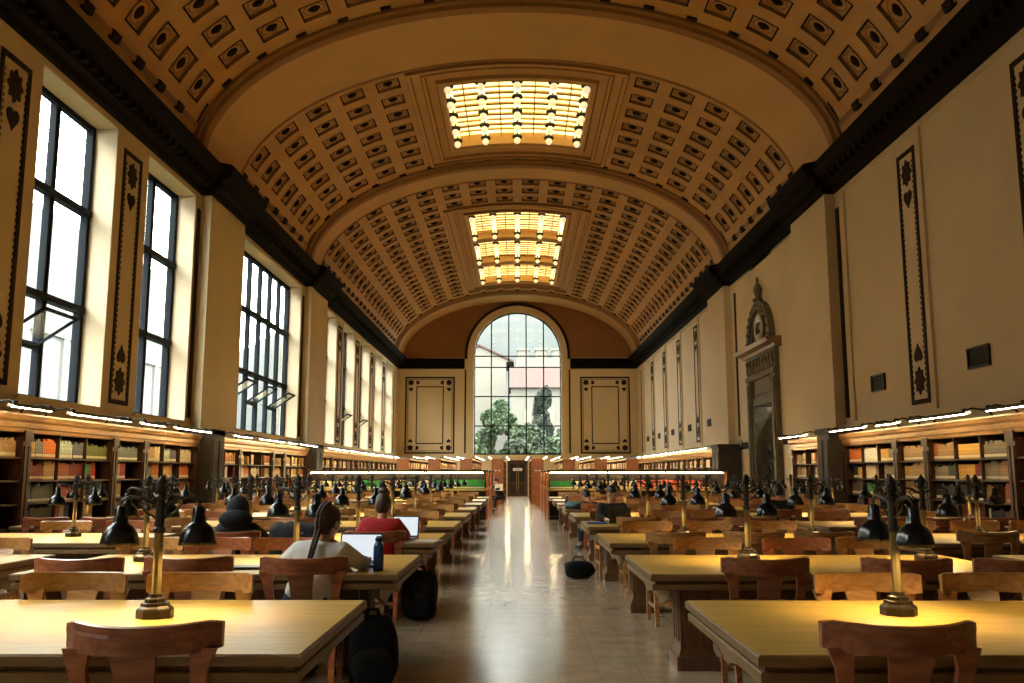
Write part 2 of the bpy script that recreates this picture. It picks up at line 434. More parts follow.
def sheet(mb, srange, prof, mat, n=64):
    """sweep a (y,off) profile across the arc"""
    s0, s1 = srange; vs = []; fs = []
    m = len(prof)
    for i in range(n+1):
        s = s0+(s1-s0)*i/n
        for y, o in prof: vs.append(V(s, y, o))
    for i in range(n):
        for j in range(m-1):
            a = i*m+j; fs.append((a, a+m, a+m+1, a+1))
    mb.add(vs, fs, mat, False)
def ssplit(s0, s1, n): return [s0+(s1-s0)*i/n for i in range(n+1)]
def patch(mb, s0, s1, y0, y1, o0, mat, n=2, o1=None):
    sheet(mb, (s0, s1), [(y0, o0), (y1, o0 if o1 is None else o1)], mat, n)
def ringwall(mb, s0, s1, y0, y1, oa, ob, mat, n=1):
    """four walls of a rectangle between two offsets"""
    for s in (s0, s1):
        mb.quad(V(s, y0, oa), V(s, y1, oa), V(s, y1, ob), V(s, y0, ob), mat)
    for y in (y0, y1):
        ss = ssplit(s0, s1, n)
        for a, b in zip(ss, ss[1:]): mb.quad(V(a, y, oa), V(b, y, oa), V(b, y, ob), V(a, y, ob), mat)
def frame(mb, s0, s1, y0, y1, w, off, mat, n=2, wy=None):
    wy = w if wy is None else wy
    patch(mb, s0, s1, y0, y0+wy, off, mat, n); patch(mb, s0, s1, y1-wy, y1, off, mat, n)
    patch(mb, s0, s0+w, y0+wy, y1-wy, off, mat, 1); patch(mb, s1-w, s1, y0+wy, y1-wy, off, mat, 1)

def coffer(mb, s0, s1, y0, y1):
    v = M['vault']; d = M['stencil']
    sc = (s0+s1)/2; yc = (y0+y1)/2; hs = 0.31; hy = 0.30; e = 0.030
    # surrounding field
    patch(mb, s0, s1, y0, yc-hy, 0, v, 3); patch(mb, s0, s1, yc+hy, y1, 0, v, 3)
    patch(mb, s0, sc-hs, yc-hy, yc+hy, 0, v, 1); patch(mb, sc+hs, s1, yc-hy, yc+hy, 0, v, 1)
    # dark raised rim, recess and its floor
    frame(mb, sc-hs-e, sc+hs+e, yc-hy-e, yc+hy+e, e+0.012, 0.014, d)
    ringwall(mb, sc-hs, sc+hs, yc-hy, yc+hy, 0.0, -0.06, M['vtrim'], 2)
    patch(mb, sc-hs, sc+hs, yc-hy, yc+hy, -0.06, M['vault'], 2)
    # almond-shaped ring and dark rosette
    n = 14
    ring = []
    for k in range(n):
        a = 2*PI*k/n; ring.append((math.cos(a)*0.27, math.sin(a)*0.245))
    for k in range(n):
        a = ring[k]; b = ring[(k+1) % n]; q = 0.86
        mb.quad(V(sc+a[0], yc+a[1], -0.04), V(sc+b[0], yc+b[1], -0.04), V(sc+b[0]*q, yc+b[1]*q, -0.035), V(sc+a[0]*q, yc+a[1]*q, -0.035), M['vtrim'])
    for r0, r1, o0, o1 in ((1.0, 0.6, -0.05, 0.0), (0.6, 0.0, 0.0, 0.02)):
        for k in range(n):
            a = 2*PI*k/n; b = 2*PI*(k+1)/n; A = 0.15; B = 0.115
            mb.quad(V(sc+A*r0*math.cos(a), yc+B*r0*math.sin(a), o0), V(sc+A*r0*math.cos(b), yc+B*r0*math.sin(b), o0),
                    V(sc+A*r1*math.cos(b), yc+B*r1*math.sin(b), o1), V(sc+A*r1*math.cos(a), yc+B*r1*math.sin(a), o1), M['stencil'])

def block(mb, s, y, ws=0.26, wy=0.11, off=0.05):
    s0, s1, y0, y1 = s-ws/2, s+ws/2, y-wy/2, y+wy/2
    patch(mb, s0, s1, y0, y1, off, M['stencil'], 1); ringwall(mb, s0, s1, y0, y1, 0.0, off, M['stencil'])

# ribs: (y0,y1)
RIBS = [(20.35, 23.45), (31.75, 33.6), (55.7, YB)]
ceil = struct(empty('ceiling'))
def bay(name, y0, y1, nrows, skip, margin=0.32):
    """coffered bay; skip(row, col) True inside the skylight frame"""
    mb = MB(); rp = (y1-y0-2*margin)/nrows
    patch(mb, -L, L, y0, y0+margin, 0, M['vault'], 64); patch(mb, -L, L, y1-margin, y1, 0, M['vault'], 64)
    for r in range(nrows):
        a = y0+margin+r*rp
        for c in range(16):
            if skip(r, c): continue
            coffer(mb, COLS[c], COLS[c+1], a, a+rp)
    for sg in (-1, 1): patch(mb, *sorted((sg*SEDGE, sg*L)), y0+margin, y1-margin, 0, M['vault'], 8)
    for k in range(-7, 8):
        block(mb, k*CP, y0+0.12); block(mb, k*CP, y1-0.12)
    for sg in (-1, 1):   # reed with guttae running above the cornice, and corner bars
        y = y0+0.5
        while y < y1-0.3:
            block(mb, sg*(SEDGE+0.2), y, 0.18, 0.30, 0.09); y += rp
        patch(mb, sg*(SEDGE+0.2) - 0.06, sg*(SEDGE+0.2)+0.06, y0+0.15, y1-0.15, 0.05, M['vtrim'], 1)
        patch(mb, sg*(SEDGE-0.1)-0.3, sg*(SEDGE-0.1)+0.3, y0+0.07, y0+0.17, 0.02, M['stencil'], 2)
        patch(mb, sg*(SEDGE-0.1)-0.3, sg*(SEDGE-0.1)+0.3, y1-0.17, y1-0.07, 0.02, M['stencil'], 2)
    return mb.build(name, ceil), rp
def rib(y0, y1, last=False):
    mb = MB()
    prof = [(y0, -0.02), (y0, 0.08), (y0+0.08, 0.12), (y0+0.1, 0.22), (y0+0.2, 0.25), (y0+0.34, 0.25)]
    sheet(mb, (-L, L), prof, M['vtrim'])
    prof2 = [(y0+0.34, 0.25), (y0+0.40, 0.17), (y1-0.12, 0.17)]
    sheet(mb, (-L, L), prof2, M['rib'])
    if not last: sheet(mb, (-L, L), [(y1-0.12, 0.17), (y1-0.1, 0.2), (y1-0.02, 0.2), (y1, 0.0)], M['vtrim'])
    else: sheet(mb, (-L, L), [(y1-0.12, 0.17), (y1, 0.17)], M['rib'])
    mb.build('vault_rib', ceil)
bay('coffered_vault', YN, RIBS[0][0], 20, lambda r, c: False)
b2, rp2 = bay('coffered_vault', RIBS[0][1], RIBS[1][0], 7, lambda r, c: 5 <= c <= 10)
b3, rp3 = bay('coffered_vault', RIBS[1][1], RIBS[2][0], 20, lambda r, c: 5 <= c <= 10 and 3 <= r <= 18)
for i, (a, b) in enumerate(RIBS): rib(a, b, i == 2)
# outer shell over the vault (keeps daylight out)
mb = MB()
def sheet_out(mb, y0, y1, holes):
    pass
# ------------------------------------------------------------------ skylights
def skylight(y0, y1, insy, nsec, gap, label, nlan):
    """moulded frame, well and backlit glass; y0..y1 outer frame"""
    S1 = 3*CP
    root = struct(empty('skylight_surround')); root.name = 'trim_1' if nsec == 1 else 'trim_2'
    mb = MB(); v = M['vault']; t = M['vtrim']; rb = M['rib']
    N = 12
    rings = [(0.0, 0.0, 0.0), (0.02, 0.02, 0.12), (0.12, 0.12, 0.14), (0.16, 0.14, 0.05), (0.40, 0.3, 0.04), (0.44, 0.34, 0.10), (0.52, 0.4, 0.10),
             (0.56, 0.44, 0.0), (0.80, insy-0.3, -0.02), (0.84, insy-0.24, 0.07), (0.98, insy-0.06, 0.07), (1.02, insy, 0.0), (1.02, insy, -0.42)]
    mats = [t, rb, t, v, t, rb, t, v, t, rb, t, v]
    for i in range(len(rings)-1):
        (a, ay, ao), (b, by, bo) = rings[i], rings[i+1]
        for sg in (-1, 1):
            for yy in (0,):
                mb.quad(V(sg*(S1-a), y0+ay, ao), V(sg*(S1-a), y1-ay, ao), V(sg*(S1-b), y1-by, bo), V(sg*(S1-b), y0+by, bo), mats[i])
        sa = ssplit(-(S1-a), S1-a, N); sb = ssplit(-(S1-b), S1-b, N)
        for k in range(N):
            mb.quad(V(sa[k], y0+ay, ao), V(sa[k+1], y0+ay, ao), V(sb[k+1], y0+by, bo), V(sb[k], y0+by, bo), mats[i])
            mb.quad(V(sa[k], y1-ay, ao), V(sa[k+1], y1-ay, ao), V(sb[k+1], y1-by, bo), V(sb[k], y1-by, bo), mats[i])
    mb.build('moulded_frame', root)
    S2 = S1-1.02; ya, yb = y0+insy, y1-insy
    g = MB(); patch(g, -S2, S2, ya, yb, -0.40, M['lay'], 12)
    gl = g.build('laylight_glass', root)
    bars = MB()
    nb = int((yb-ya)/0.42)
    for k in range(1, nb):
        y = ya+(yb-ya)*k/nb; w = 0.035 if k % 2 else 0.07
        for a, b in zip(ssplit(-S2, S2, 12), ssplit(-S2, S2, 12)[1:]):
            bars.quad(V(a, y-w, -0.35), V(b, y-w, -0.35), V(b, y+w, -0.35), V(a, y+w, -0.35), M['rib'])
            bars.quad(V(a, y-w, -0.40), V(b, y-w, -0.40), V(b, y-w, -0.35), V(a, y-w, -0.35), M['rib'])
    for k in range(9):
        s = -S2+2*S2*k/8; w = 0.02
        bars.quad(V(s-w, ya, -0.345), V(s+w, ya, -0.345), V(s+w, yb, -0.345), V(s-w, yb, -0.345), M['rib'])
    bars.build('glazing_bars', gl)
    # cross ribs between sections
    sec = []
    ln = (yb-ya-gap*(nsec-1))/nsec
    for k in range(nsec):
        a = ya+k*(ln+gap); sec.append((a, a+ln))
        if k < nsec-1:
            c = MB(); sheet(c, (-S2, S2), [(a+ln, -0.40), (a+ln, -0.02), (a+ln+0.08, 0.03), (a+ln+gap-0.08, 0.03), (a+ln+gap, -0.02), (a+ln+gap, -0.40)], M['vault'], 12)
            c.build('cross_rib', root)
    # long beams carrying the lanterns; undersides made to glow as bright strips
    beam = MB()
    SS = [-S2+0.12, -S2/2, 0, S2/2, S2-0.12]
    for s in SS:
        for a, b in sec:
            w = 0.10
            patch(beam, s-w, s+w, a, b, -0.25, M['lay'], 1)
            beam.quad(V(s-w, a, -0.25), V(s-w, b, -0.25), V(s-w, b, -0.45), V(s-w, a, -0.45), M['rib'])
            beam.quad(V(s+w, a, -0.25), V(s+w, b, -0.25), V(s+w, b, -0.45), V(s+w, a, -0.45), M['rib'])
    beam.build('glowing_beams', root)
    return sec, SS
SK1 = (RIBS[0][1]+0.32, RIBS[1][0]-0.32)
sec1, SS1 = skylight(SK1[0], SK1[1], 1.25, 1, 0.5, '', 5)
yA = RIBS[1][1]+0.32+3*rp3; yB = yA+16*rp3
sec2, SS2 = skylight(yA, yB, 1.35, 3, 0.7, '', 2)
# lanterns hanging under the beams
lan = MB()
def lantern_parts():
    a = MB(); a.lathe([(0.15, 0.05), (0.17, 0.03), (0.17, -0.03), (0.15, -0.05)], 14, M['iron'])
    b = MB(); b.lathe([(0.08, -0.05), (0.105, -0.09), (0.11, -0.15), (0.09, -0.21), (0.04, -0.25)], 14, M['globe'])
    c = MB(); c.lathe([(0.03, 0.26), (0.03, 0.02)], 6, M['iron'])
    return a.mesh('ring'), b.mesh('globe'), c.mesh('stem')
LM = lantern_parts()
def lantern(x, y, z, label, group):
    r = empty('ceiling_lantern', (x, y, z)); tag(r, label, 'lantern', group)
    for nm, me in zip(('ring', 'globe', 'stem'), LM):
        o = bpy.data.objects.new(nm, me); COL.objects.link(o); o.parent = r
for j in range(5):
    for i, s in enumerate(SS1):
        y = sec1[0][0]+0.35+j*(sec1[0][1]-sec1[0][0]-0.7)/4
        p = V(s, y, -0.10); lantern(p[0], p[1], p[2]-0.0, 'black ringed glass lantern in the nearer skylight, %s row, %s from the left' % (ORD[j], ORD[i]), 'lanterns of the nearer skylight')
for q, (a, b) in enumerate(sec2):
    for j in range(2):
        for i, s in enumerate(SS2):
            y = a+0.5+j*(b-a-1.0); p = V(s, y, -0.05)
            lantern(p[0], p[1], p[2], 'glass lantern in the farther skylight, %s of its rows, %s from the left' % (ORD[q*2+j], ORD[i]), 'lanterns of the farther skylight')

# ------------------------------------------------------------------ cornice
def cornice(side, parent=None):
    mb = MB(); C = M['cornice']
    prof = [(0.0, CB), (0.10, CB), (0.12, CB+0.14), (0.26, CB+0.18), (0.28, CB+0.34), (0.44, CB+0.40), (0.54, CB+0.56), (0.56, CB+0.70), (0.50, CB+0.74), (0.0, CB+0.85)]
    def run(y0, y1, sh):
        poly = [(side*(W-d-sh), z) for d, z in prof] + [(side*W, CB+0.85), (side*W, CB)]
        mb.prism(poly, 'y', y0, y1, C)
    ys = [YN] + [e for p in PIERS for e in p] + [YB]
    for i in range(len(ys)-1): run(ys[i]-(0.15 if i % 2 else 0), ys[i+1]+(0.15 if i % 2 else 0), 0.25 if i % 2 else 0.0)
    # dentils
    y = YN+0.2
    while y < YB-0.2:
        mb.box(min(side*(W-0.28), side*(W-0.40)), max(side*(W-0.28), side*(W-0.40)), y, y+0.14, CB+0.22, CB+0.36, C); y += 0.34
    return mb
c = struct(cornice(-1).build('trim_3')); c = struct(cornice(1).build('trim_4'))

# ------------------------------------------------------------------ end wall with the arched window
AR = 2.87; AZ = 9.16
def vz(x):   # vault height at x
    return Z0+EB*math.sqrt(max(0, 1-(x/EA)**2))
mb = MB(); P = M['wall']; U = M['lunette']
y0, y1 = YB, YB+0.6
dx0, dx1, dz = -0.66, 0.66, 2.3
mb.box(-W-0.6, dx0, y0, y1, 0, SILL, P); mb.box(dx1, W+0.6, y0, y1, 0, SILL, P); mb.box(dx0, dx1, y0, y1, dz, SILL, P)
mb.box(-W-0.6, -AR, y0, y1, SILL, 9.0, P); mb.box(AR, W+0.6, y0, y1, SILL, 9.0, P)
xs = [-W-0.6, -7.6, -7, -6, -5, -4, -3.4] + [-AR*math.cos(PI*k/48) for k in range(49)] + [3.4, 4, 5, 6, 7, 7.6, W+0.6]
for a, b in zip(xs, xs[1:]):
    def lo(x): return AZ+math.sqrt(max(0, AR*AR-x*x)) if abs(x) <= AR else 9.0
    la, lb = lo(a), lo(b)
    if a >= AR-1e-6 or b <= -AR+1e-6: la = lb = 9.0
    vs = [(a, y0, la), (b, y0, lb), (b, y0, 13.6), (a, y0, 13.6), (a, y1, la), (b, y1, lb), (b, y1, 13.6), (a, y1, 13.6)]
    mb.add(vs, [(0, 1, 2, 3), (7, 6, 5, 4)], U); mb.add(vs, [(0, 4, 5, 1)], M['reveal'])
mb.box(-AR, -AR+0.01, y0, y1, SILL, AZ, M['reveal']); mb.box(AR-0.01, AR, y0, y1, SILL, AZ, M['reveal'])
mb.box(-W, W, YB-0.06, YB, 2.36, 2.60, P)
wb = struct(mb.build('wall_back'))
def arcband(mb, r0, r1, ya, yb, mat, n=40, legs=SILL):
    pts = []
    for k in range(n+1):
        t = PI*k/n; pts.append((math.cos(t), math.sin(t)))
    full = [(1, None)] + pts + [(-1, None)]
    for (c0, s0), (c1, s1) in zip(pts, pts[1:]):
        vs = []
        for yy in (ya, yb):
            vs += [(r0*c0, yy, AZ+r0*s0), (r1*c0, yy, AZ+r1*s0), (r1*c1, yy, AZ+r1*s1), (r0*c1, yy, AZ+r0*s1)]
        mb.add(vs, [(0, 1, 2, 3), (7, 6, 5, 4), (1, 5, 6, 2), (0, 3, 7, 4)], mat)
    for sg in (-1, 1): mb.box(min(sg*r0, sg*r1), max(sg*r0, sg*r1), ya, yb, legs, AZ, mat)
m2 = MB(); arcband(m2, AR-0.01, 3.28, YB-0.08, YB+0.01, M['wall']); m2.build('arch_surround', wb)
m2 = MB(); arcband(m2, 3.28, 3.46, YB-0.14, YB+0.01, M['stencil'], legs=8.9); m2.build('archivolt', wb)
m2 = MB()
for sg in (-1, 1): m2.box(min(sg*3.36, sg*3.46), max(sg*3.36, sg*3.46), YB-0.03, YB, 2.75, 8.2, M['stencil'])
m2.build('stencil_strip', wb)
# cornice returns on the end wall
m2 = MB(); prof = [(0.0, CB), (0.10, CB), (0.12, CB+0.14), (0.26, CB+0.18), (0.28, CB+0.34), (0.44, CB+0.40), (0.50, CB+0.62), (0.0, CB+0.70)]
for a, b in ((-W, -3.46), (3.46, W)): m2.prism([(YB-d, z) for d, z in prof], 'x', a, b, M['cornice'])
struct(m2.build('trim_5'))
# stencilled panels on the end wall
def back_panel(xc):
    mb = MB(); S = M['stencil']; Y = YB
    def bx(x0, x1, z0, z1): mb.box(x0, x1, Y-0.02, Y, z0, z1, S)
    def rect(x0, x1, z0, z1, e): bx(x0, x1, z0, z0+e); bx(x0, x1, z1-e, z1); bx(x0, x0+e, z0+e, z1-e); bx(x1-e, x1, z0+e, z1-e)
    x0, x1, z0, z1 = xc-1.62, xc+1.62, 2.72, 7.72
    rect(x0, x1, z0, z1, 0.10); rect(x0+0.72, x1-0.72, z0+0.62, z1-0.62, 0.07)
    rect(x0+0.16, x1-0.16, z0+0.16, z1-0.16, 0.03)
    for cx, sx in ((x0, 1), (x1, -1)):
        for cz, sz in ((z0, 1), (z1, -1)):
            mb.prism([(cx+sx*0.38+0.19*(0.9+0.1*math.cos(8*a))*math.cos(a), cz+sz*0.38+0.19*(0.9+0.1*math.cos(8*a))*math.sin(a)) for a in [2*PI*k/40 for k in range(40)]], 'y', Y-0.02, Y, S)
            h = [(math.sin(t)**3, (13*math.cos(t)-5*math.cos(2*t)-2*math.cos(3*t)-math.cos(4*t))/15) for t in [2*PI*k/28 for k in range(28)]]
            mb.prism([(cx+sx*0.38+0.14*u, cz+sz*0.82-sz*0.14*v) for u, v in h], 'y', Y-0.02, Y, S)
            mb.prism([(cx+sx*0.82-sx*0.14*v, cz+sz*0.38+0.14*u) for u, v in h], 'y', Y-0.02, Y, S)
    mb.build('stencil_panel', wb)
back_panel(-5.72); back_panel(5.72)
mb = MB(); mb.box(-W-0.6, W+0.6, YN-0.6, YN, 0, 13.6, M['wall']); struct(mb.build('wall_front'))
# arched window
win = MB(); S = M['steel']; yw = YB+0.32
arcband(win, AR-0.08, AR, yw-0.05, yw+0.05, S)
win.box(-AR, AR, yw-0.06, yw+0.06, SILL, SILL+0.1, S)
for k in range(1, 5):
    x = -AR+2*AR*k/5; zt = AZ+math.sqrt(AR*AR-x*x); win.box(x-0.04, x+0.04, yw-0.05, yw+0.05, SILL, zt, S)
for z in (4.52, 6.45, 8.38, 9.12): win.box(-AR, AR, yw-0.05, yw+0.05, z-0.035, z+0.035, S)
wo = struct(win.build('window_1'))
g = MB(); poly = [(-AR, SILL)] + [(AR, SILL)] + [(AR*math.cos(PI*k/32), AZ+AR*math.sin(PI*k/32)) for k in range(33)]
g.prism(poly, 'y', yw-0.005, yw+0.005, M['glass']); g.build('pane', wo)

# end door
dr = MB(); D = M['dark']
d = struct(empty('door_1', (0, YB+0.2, 0)))
f = MB(); f.box(-0.66, -0.58, 0, 0.12, 0, 2.3, M['case']); f.box(0.58, 0.66, 0, 0.12, 0, 2.3, M['case']); f.box(-0.58, 0.58, 0, 0.12, 2.2, 2.3, M['case']); f.build('door_frame', d)
for sg in (-1, 1):
    l = MB(); a, b = (0.0, 0.58) if sg > 0 else (-0.58, 0.0)
    l.box(a, b, 0.04, 0.09, 0, 2.2, M['case'])
    l.box(a+0.1, b-0.1, 0.03, 0.05, 0.9, 2.05, M['dark']); l.box(a+0.1, b-0.1, 0.025, 0.05, 0.15, 0.75, M['caseback'])
    lo_ = l.build('door_leaf', d)
    h = MB(); h.box(sg*0.07-0.02, sg*0.07+0.02, -0.03, 0.03, 0.35, 1.75, M['brass']); h.build('pull_bar', lo_)
s_ = MB(); s_.box(-0.3, 0.3, -0.02, 0.0, 1.62, 1.80, M['white']); s_.build('notice_plate', d)

# ------------------------------------------------------------------ left windows
def left_window(n, y0, y1, lights, hoppers):
    X = -W-0.5; z0, z1 = SILL+0.02, WTOP-0.03; S = M['steel']
    tz = (4.5, 6.38)
    mb = MB(); t = 0.055
    a, b = y0+0.03, y1-0.03
    mb.box(X-0.07, X+0.07, a, a+0.12, z0, z1, S); mb.box(X-0.07, X+0.07, b-0.12, b, z0, z1, S)
    mb.box(X-0.06, X+0.06, a, b, z0, z0+0.09, S); mb.box(X-0.06, X+0.06, a, b, z1-0.1, z1, S)
    for z in tz: mb.box(X-0.08, X+0.10, a, b, z-0.06, z+0.06, S)
    ys = [a+0.06+(b-a-0.12)*k/lights for k in range(lights+1)]
    for y in ys[1:-1]:
        mb.box(X-0.06, X+0.06, y-0.09, y-0.02, z0, z1, S); mb.box(X-0.03, X+0.03, y-0.02, y+0.02, z0, z1, S); mb.box(X-0.06, X+0.06, y+0.02, y+0.07, z0, z1, S)
    w = struct(mb.build('window_%d' % n))
    # panes (with openings where a hopper stands open)
    g = MB()
    hz = (3.62, 4.42)
    for k in range(lights):
        for j, (za, zb) in enumerate(((z0, tz[0]), (tz[0], tz[1]), (tz[1], z1))):
            if j == 0 and k in hoppers: zb_ = hz[0]; g.box(X-0.004, X+0.004, ys[k], ys[k+1], za, zb_, M['glass'])
            else: g.box(X-0.004, X+0.004, ys[k], ys[k+1], za, zb, M['glass'])
    g.build('pane', w)
    if hoppers:
        r = MB()
        for k in hoppers: r.box(X-0.05, X+0.05, ys[k], ys[k+1], hz[0]-0.06, hz[0], S)
        r.build('transom', w)
    for k in hoppers:
        ya, yb = ys[k]+0.1, ys[k+1]-0.12; H = 0.84; e = 0.05
        T = TR(X+0.04, 0, hz[0]) @ RY(math.radians(56))
        h = MB(); h.box(-0.02, 0.02, ya, yb, 0, e, S, T); h.box(-0.02, 0.02, ya, yb, H-e, H, S, T); h.box(-0.02, 0.02, ya, ya+e, 0, H, S, T); h.box(-0.02, 0.02, yb-e, yb, 0, H, S, T)
        so = h.build('hopper_sash', w)
        p = MB(); p.box(-0.004, 0.004, ya+e, yb-e, e, H-e, M['glass'], T); p.build('sash_pane', so)
    # sky portal
    li = bpy.data.lights.new('portal', 'AREA'); li.shape = 'RECTANGLE'; li.size = z1-z0; li.size_y = y1-y0
    li.cycles.is_portal = True
    lo = bpy.data.objects.new('window_portal', li); COL.objects.link(lo); lo.location = (-W-0.66, (y0+y1)/2, (z0+z1)/2)
    lo.rotation_euler = (0, -PI/2, 0)
HOP = {2: [], 3: [0], 4: [], 5: [0, 2, 4], 7: [0], 8: [0]}
for i, (a, b, l) in enumerate(OPEN): left_window(i+2, a, b, l, HOP.get(i, []))
li = bpy.data.lights.new('portal', 'AREA'); li.shape = 'RECTANGLE'; li.size = 2*AR; li.size_y = 9.4
li.cycles.is_portal = True
lo = bpy.data.objects.new('window_portal', li); COL.objects.link(lo); lo.location = (0, YB+0.7, SILL+4.7); lo.rotation_euler = (-PI/2, 0, 0)

# ------------------------------------------------------------------ door surround on the right
def portal_surround():
    r = empty('doorway_surround', (W, 28.3, 0)); tag(r, 'carved grey stone doorway surround with arched medallion pediment on the right wall', 'doorway')
    St = M['stone']
    def B(mb, dx0, dx1, y0, y1, z0, z1, mat=None): mb.box(-dx1, -dx0, y0, y1, z0, z1, mat or St)
    m = MB()
    for sg in (-1, 1):
        a, b = (1.25, 1.65) if sg > 0 else (-1.65, -1.25)
        B(m, 0, 0.16, a, b, 0, 4.5); B(m, 0, 0.22, a-0.04, b+0.04, 0, 0.3); B(m, 0.16, 0.20, a+0.1, b-0.1, 0.4, 4.3)
        a, b = (1.05, 1.25) if sg > 0 else (-1.25, -1.05)
        B(m, -0.5, 0.10, a, b, 0, 3.85)
    m.build('jamb', r)
    m = MB(); B(m, -0.5, 0.10, -1.25, 1.25, 3.6, 3.85); B(m, 0, 0.06, -1.05, 1.05, 3.85, 4.5); B(m, 0.06, 0.09, -0.85, 0.85, 3.95, 4.4); B(m, 0, 0.2, -1.65, 1.65, 4.44, 4.56); m.build('lintel', r)
    m = MB(); B(m, 0, 0.14, -1.65, 1.65, 4.56, 5.2)
    for k in range(9):   # acanthus relief
        y = -1.44+k*0.36
        m.sph((-0.16, y, 4.78), (0.05, 0.13, 0.17), St, 10, 6); m.sph((-0.18, y, 5.0), (0.05, 0.08, 0.10), St, 8, 6)
        m.tube([(-0.15, y-0.15, 4.66), (-0.19, y-0.05, 4.9), (-0.15, y+0.1, 5.08)], 0.025, St, 6)
    m.build('frieze', r)
    m = MB(); prof = [(0, 5.2), (0.2, 5.2), (0.24, 5.28), (0.42, 5.34), (0.48, 5.46), (0.0, 5.5)]
    m.prism([(-d, z) for d, z in prof], 'y', -1.95, 1.95, M['casetop']); m.build('cornice_shelf', r)
    m = MB()
    def ring(r0, r1, d, z=5.5, sq=1.0):
        n = 28
        for k in range(n):
            t0, t1 = PI*k/n, PI*(k+1)/n
            vs = []
            for dd in (0, d):
                for rr, t in ((r0, t0), (r1, t0), (r1, t1), (r0, t1)): vs.append((-dd, rr*math.cos(t), z+rr*math.sin(t)*sq))
            m.add(vs, [(0, 1, 2, 3), (7, 6, 5, 4), (1, 5, 6, 2), (0, 4, 7, 3)], St)
    ring(1.12, 1.38, 0.20); ring(0.95, 1.12, 0.12); ring(0.0, 0.95, 0.05)
    for k in range(13):
        t = PI*(k+0.5)/13; m.sph((-0.2, 1.25*math.cos(t), 5.5+1.25*math.sin(t)), 0.06, St, 8, 6)
    m.build('arched_pediment', r)
    m = MB()
    T = TR(-0.08, 0, 6.02) @ RY(-PI/2)
    m.lathe([(0.44, 0), (0.46, 0.05), (0.40, 0.10), (0.34, 0.07), (0.30, 0.05), (0.0, 0.08)], 28, M['marble'], Matrix.Translation((0, 0, 0)) @ T)
    for k in range(5): m.tube([(-0.14, -0.2+k*0.1, 5.84), (-0.2, -0.15+k*0.08, 6.0), (-0.14, -0.2+k*0.1, 6.2)], 0.022, St, 6)
    m.build('medallion', r)
    m = MB(); m.lathe([(0.16, 6.86), (0.18, 6.95), (0.08, 7.02), (0.12, 7.15), (0.15, 7.25), (0.10, 7.4), (0.04, 7.5), (0.06, 7.58), (0.0, 7.72)], 12, St, TR(-0.12, 0, 0)); m.build('finial', r)
    return r
portal_surround()
# bronze gate inside the doorway
gr = empty('bronze_gate', (W+0.3, 28.3, 0)); tag(gr, 'dark bronze lattice gate standing inside the stone doorway', 'gate')
for sg in (-1, 1):
    m = MB(); a, b = (0.02, 1.03) if sg > 0 else (-1.03, -0.02)
    m.box(-0.03, 0.03, a, a+0.07, 0, 2.4, M['bronze']); m.box(-0.03, 0.03, b-0.07, b, 0, 2.4, M['bronze'])
    for z in (0.0, 0.6, 1.2, 1.8, 2.33): m.box(-0.03, 0.03, a, b, z, z+0.07, M['bronze'])
    for z in (0.07, 0.67, 1.27, 1.87):
        zt = z+0.5
        for c in range(2):
            ya = a+0.07+c*(b-a-0.14)/2; yb = ya+(b-a-0.14)/2
            m.tube([(0, ya, z), (0, yb, zt)], 0.014, M['bronze'], 6); m.tube([(0, yb, z), (0, ya, zt)], 0.014, M['bronze'], 6)
            m.lathe([(0.09, -0.01), (0.11, 0), (0.09, 0.01)], 14, M['bronze'], TR(0, (ya+yb)/2, (z+zt)/2) @ RY(PI/2), cap=False)
    m.build('gate_leaf', gr)
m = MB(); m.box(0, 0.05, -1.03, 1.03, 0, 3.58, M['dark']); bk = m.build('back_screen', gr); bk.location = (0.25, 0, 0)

# ------------------------------------------------------------------ bookcases along the walls
ROWS = [0.30, 0.66, 1.01, 1.35, 1.69, 2.03]    # shelf heights; books stand on the first five
def bookcase(side, y0, y1, cols, label):
    F = 7.3
    r = empty('bookcase', (side*F, (y0+y1)/2, 0)); tag(r, label, 'bookcase', 'bookcases along the side walls')
    h = (y1-y0)/2; C = M['case']
    def B(mb, d0, d1, a, b, z0, z1, mat):   # d: depth behind the front plane
        x0, x1 = side*d0, side*d1; mb.box(min(x0, x1), max(x0, x1), a, b, z0, z1, mat)
    m = MB(); B(m, 0.42, 0.44, -h, h, 0, 2.1, M['caseback']); m.build('back_panel', r)
    for sg in (-1, 1):
        m = MB(); a, b = (h-0.11, h) if sg > 0 else (-h, -h+0.11)
        B(m, -0.02, 0.44, a, b, 0, 2.08, C); B(m, -0.045, -0.02, a+0.02, b-0.02, 0.25, 1.85, C); B(m, -0.05, 0.0, a-0.0, b, 1.92, 2.08, C); B(m, -0.05, 0, a, b, 0, 0.2, C)
        m.build('side_panel', r)
    cw = (2*h-0.22)/cols; cells = []
    for k in range(cols):
        ya = -h+0.11+k*cw; cells.append(((y0+y1)/2+ya+0.012, (y0+y1)/2+ya+cw-0.012))
        if k: m = MB(); B(m, 0.01, 0.42, ya-0.012, ya+0.012, 0.2, 2.05, C); m.build('divider', r)
    for z in ROWS[:-1]:
        m = MB(); B(m, 0.0, 0.42, -h+0.11, h-0.11, z-0.025, z, C); m.build('shelf', r)
    m = MB(); B(m, -0.03, 0.42, -h, h, 0, 0.2, C); m.build('plinth', r)
    m = MB(); prof = [(0.42, 2.05), (-0.02, 2.05), (-0.03, 2.10), (-0.05, 2.12), (-0.06, 2.19), (-0.10, 2.23), (-0.12, 2.29), (-0.12, 2.32), (0.42, 2.32)]
    poly = [(side*d, z) for d, z in prof]
    m.prism(poly, 'y', -h, h, M['casetop']); m.build('cornice', r)
    return cells
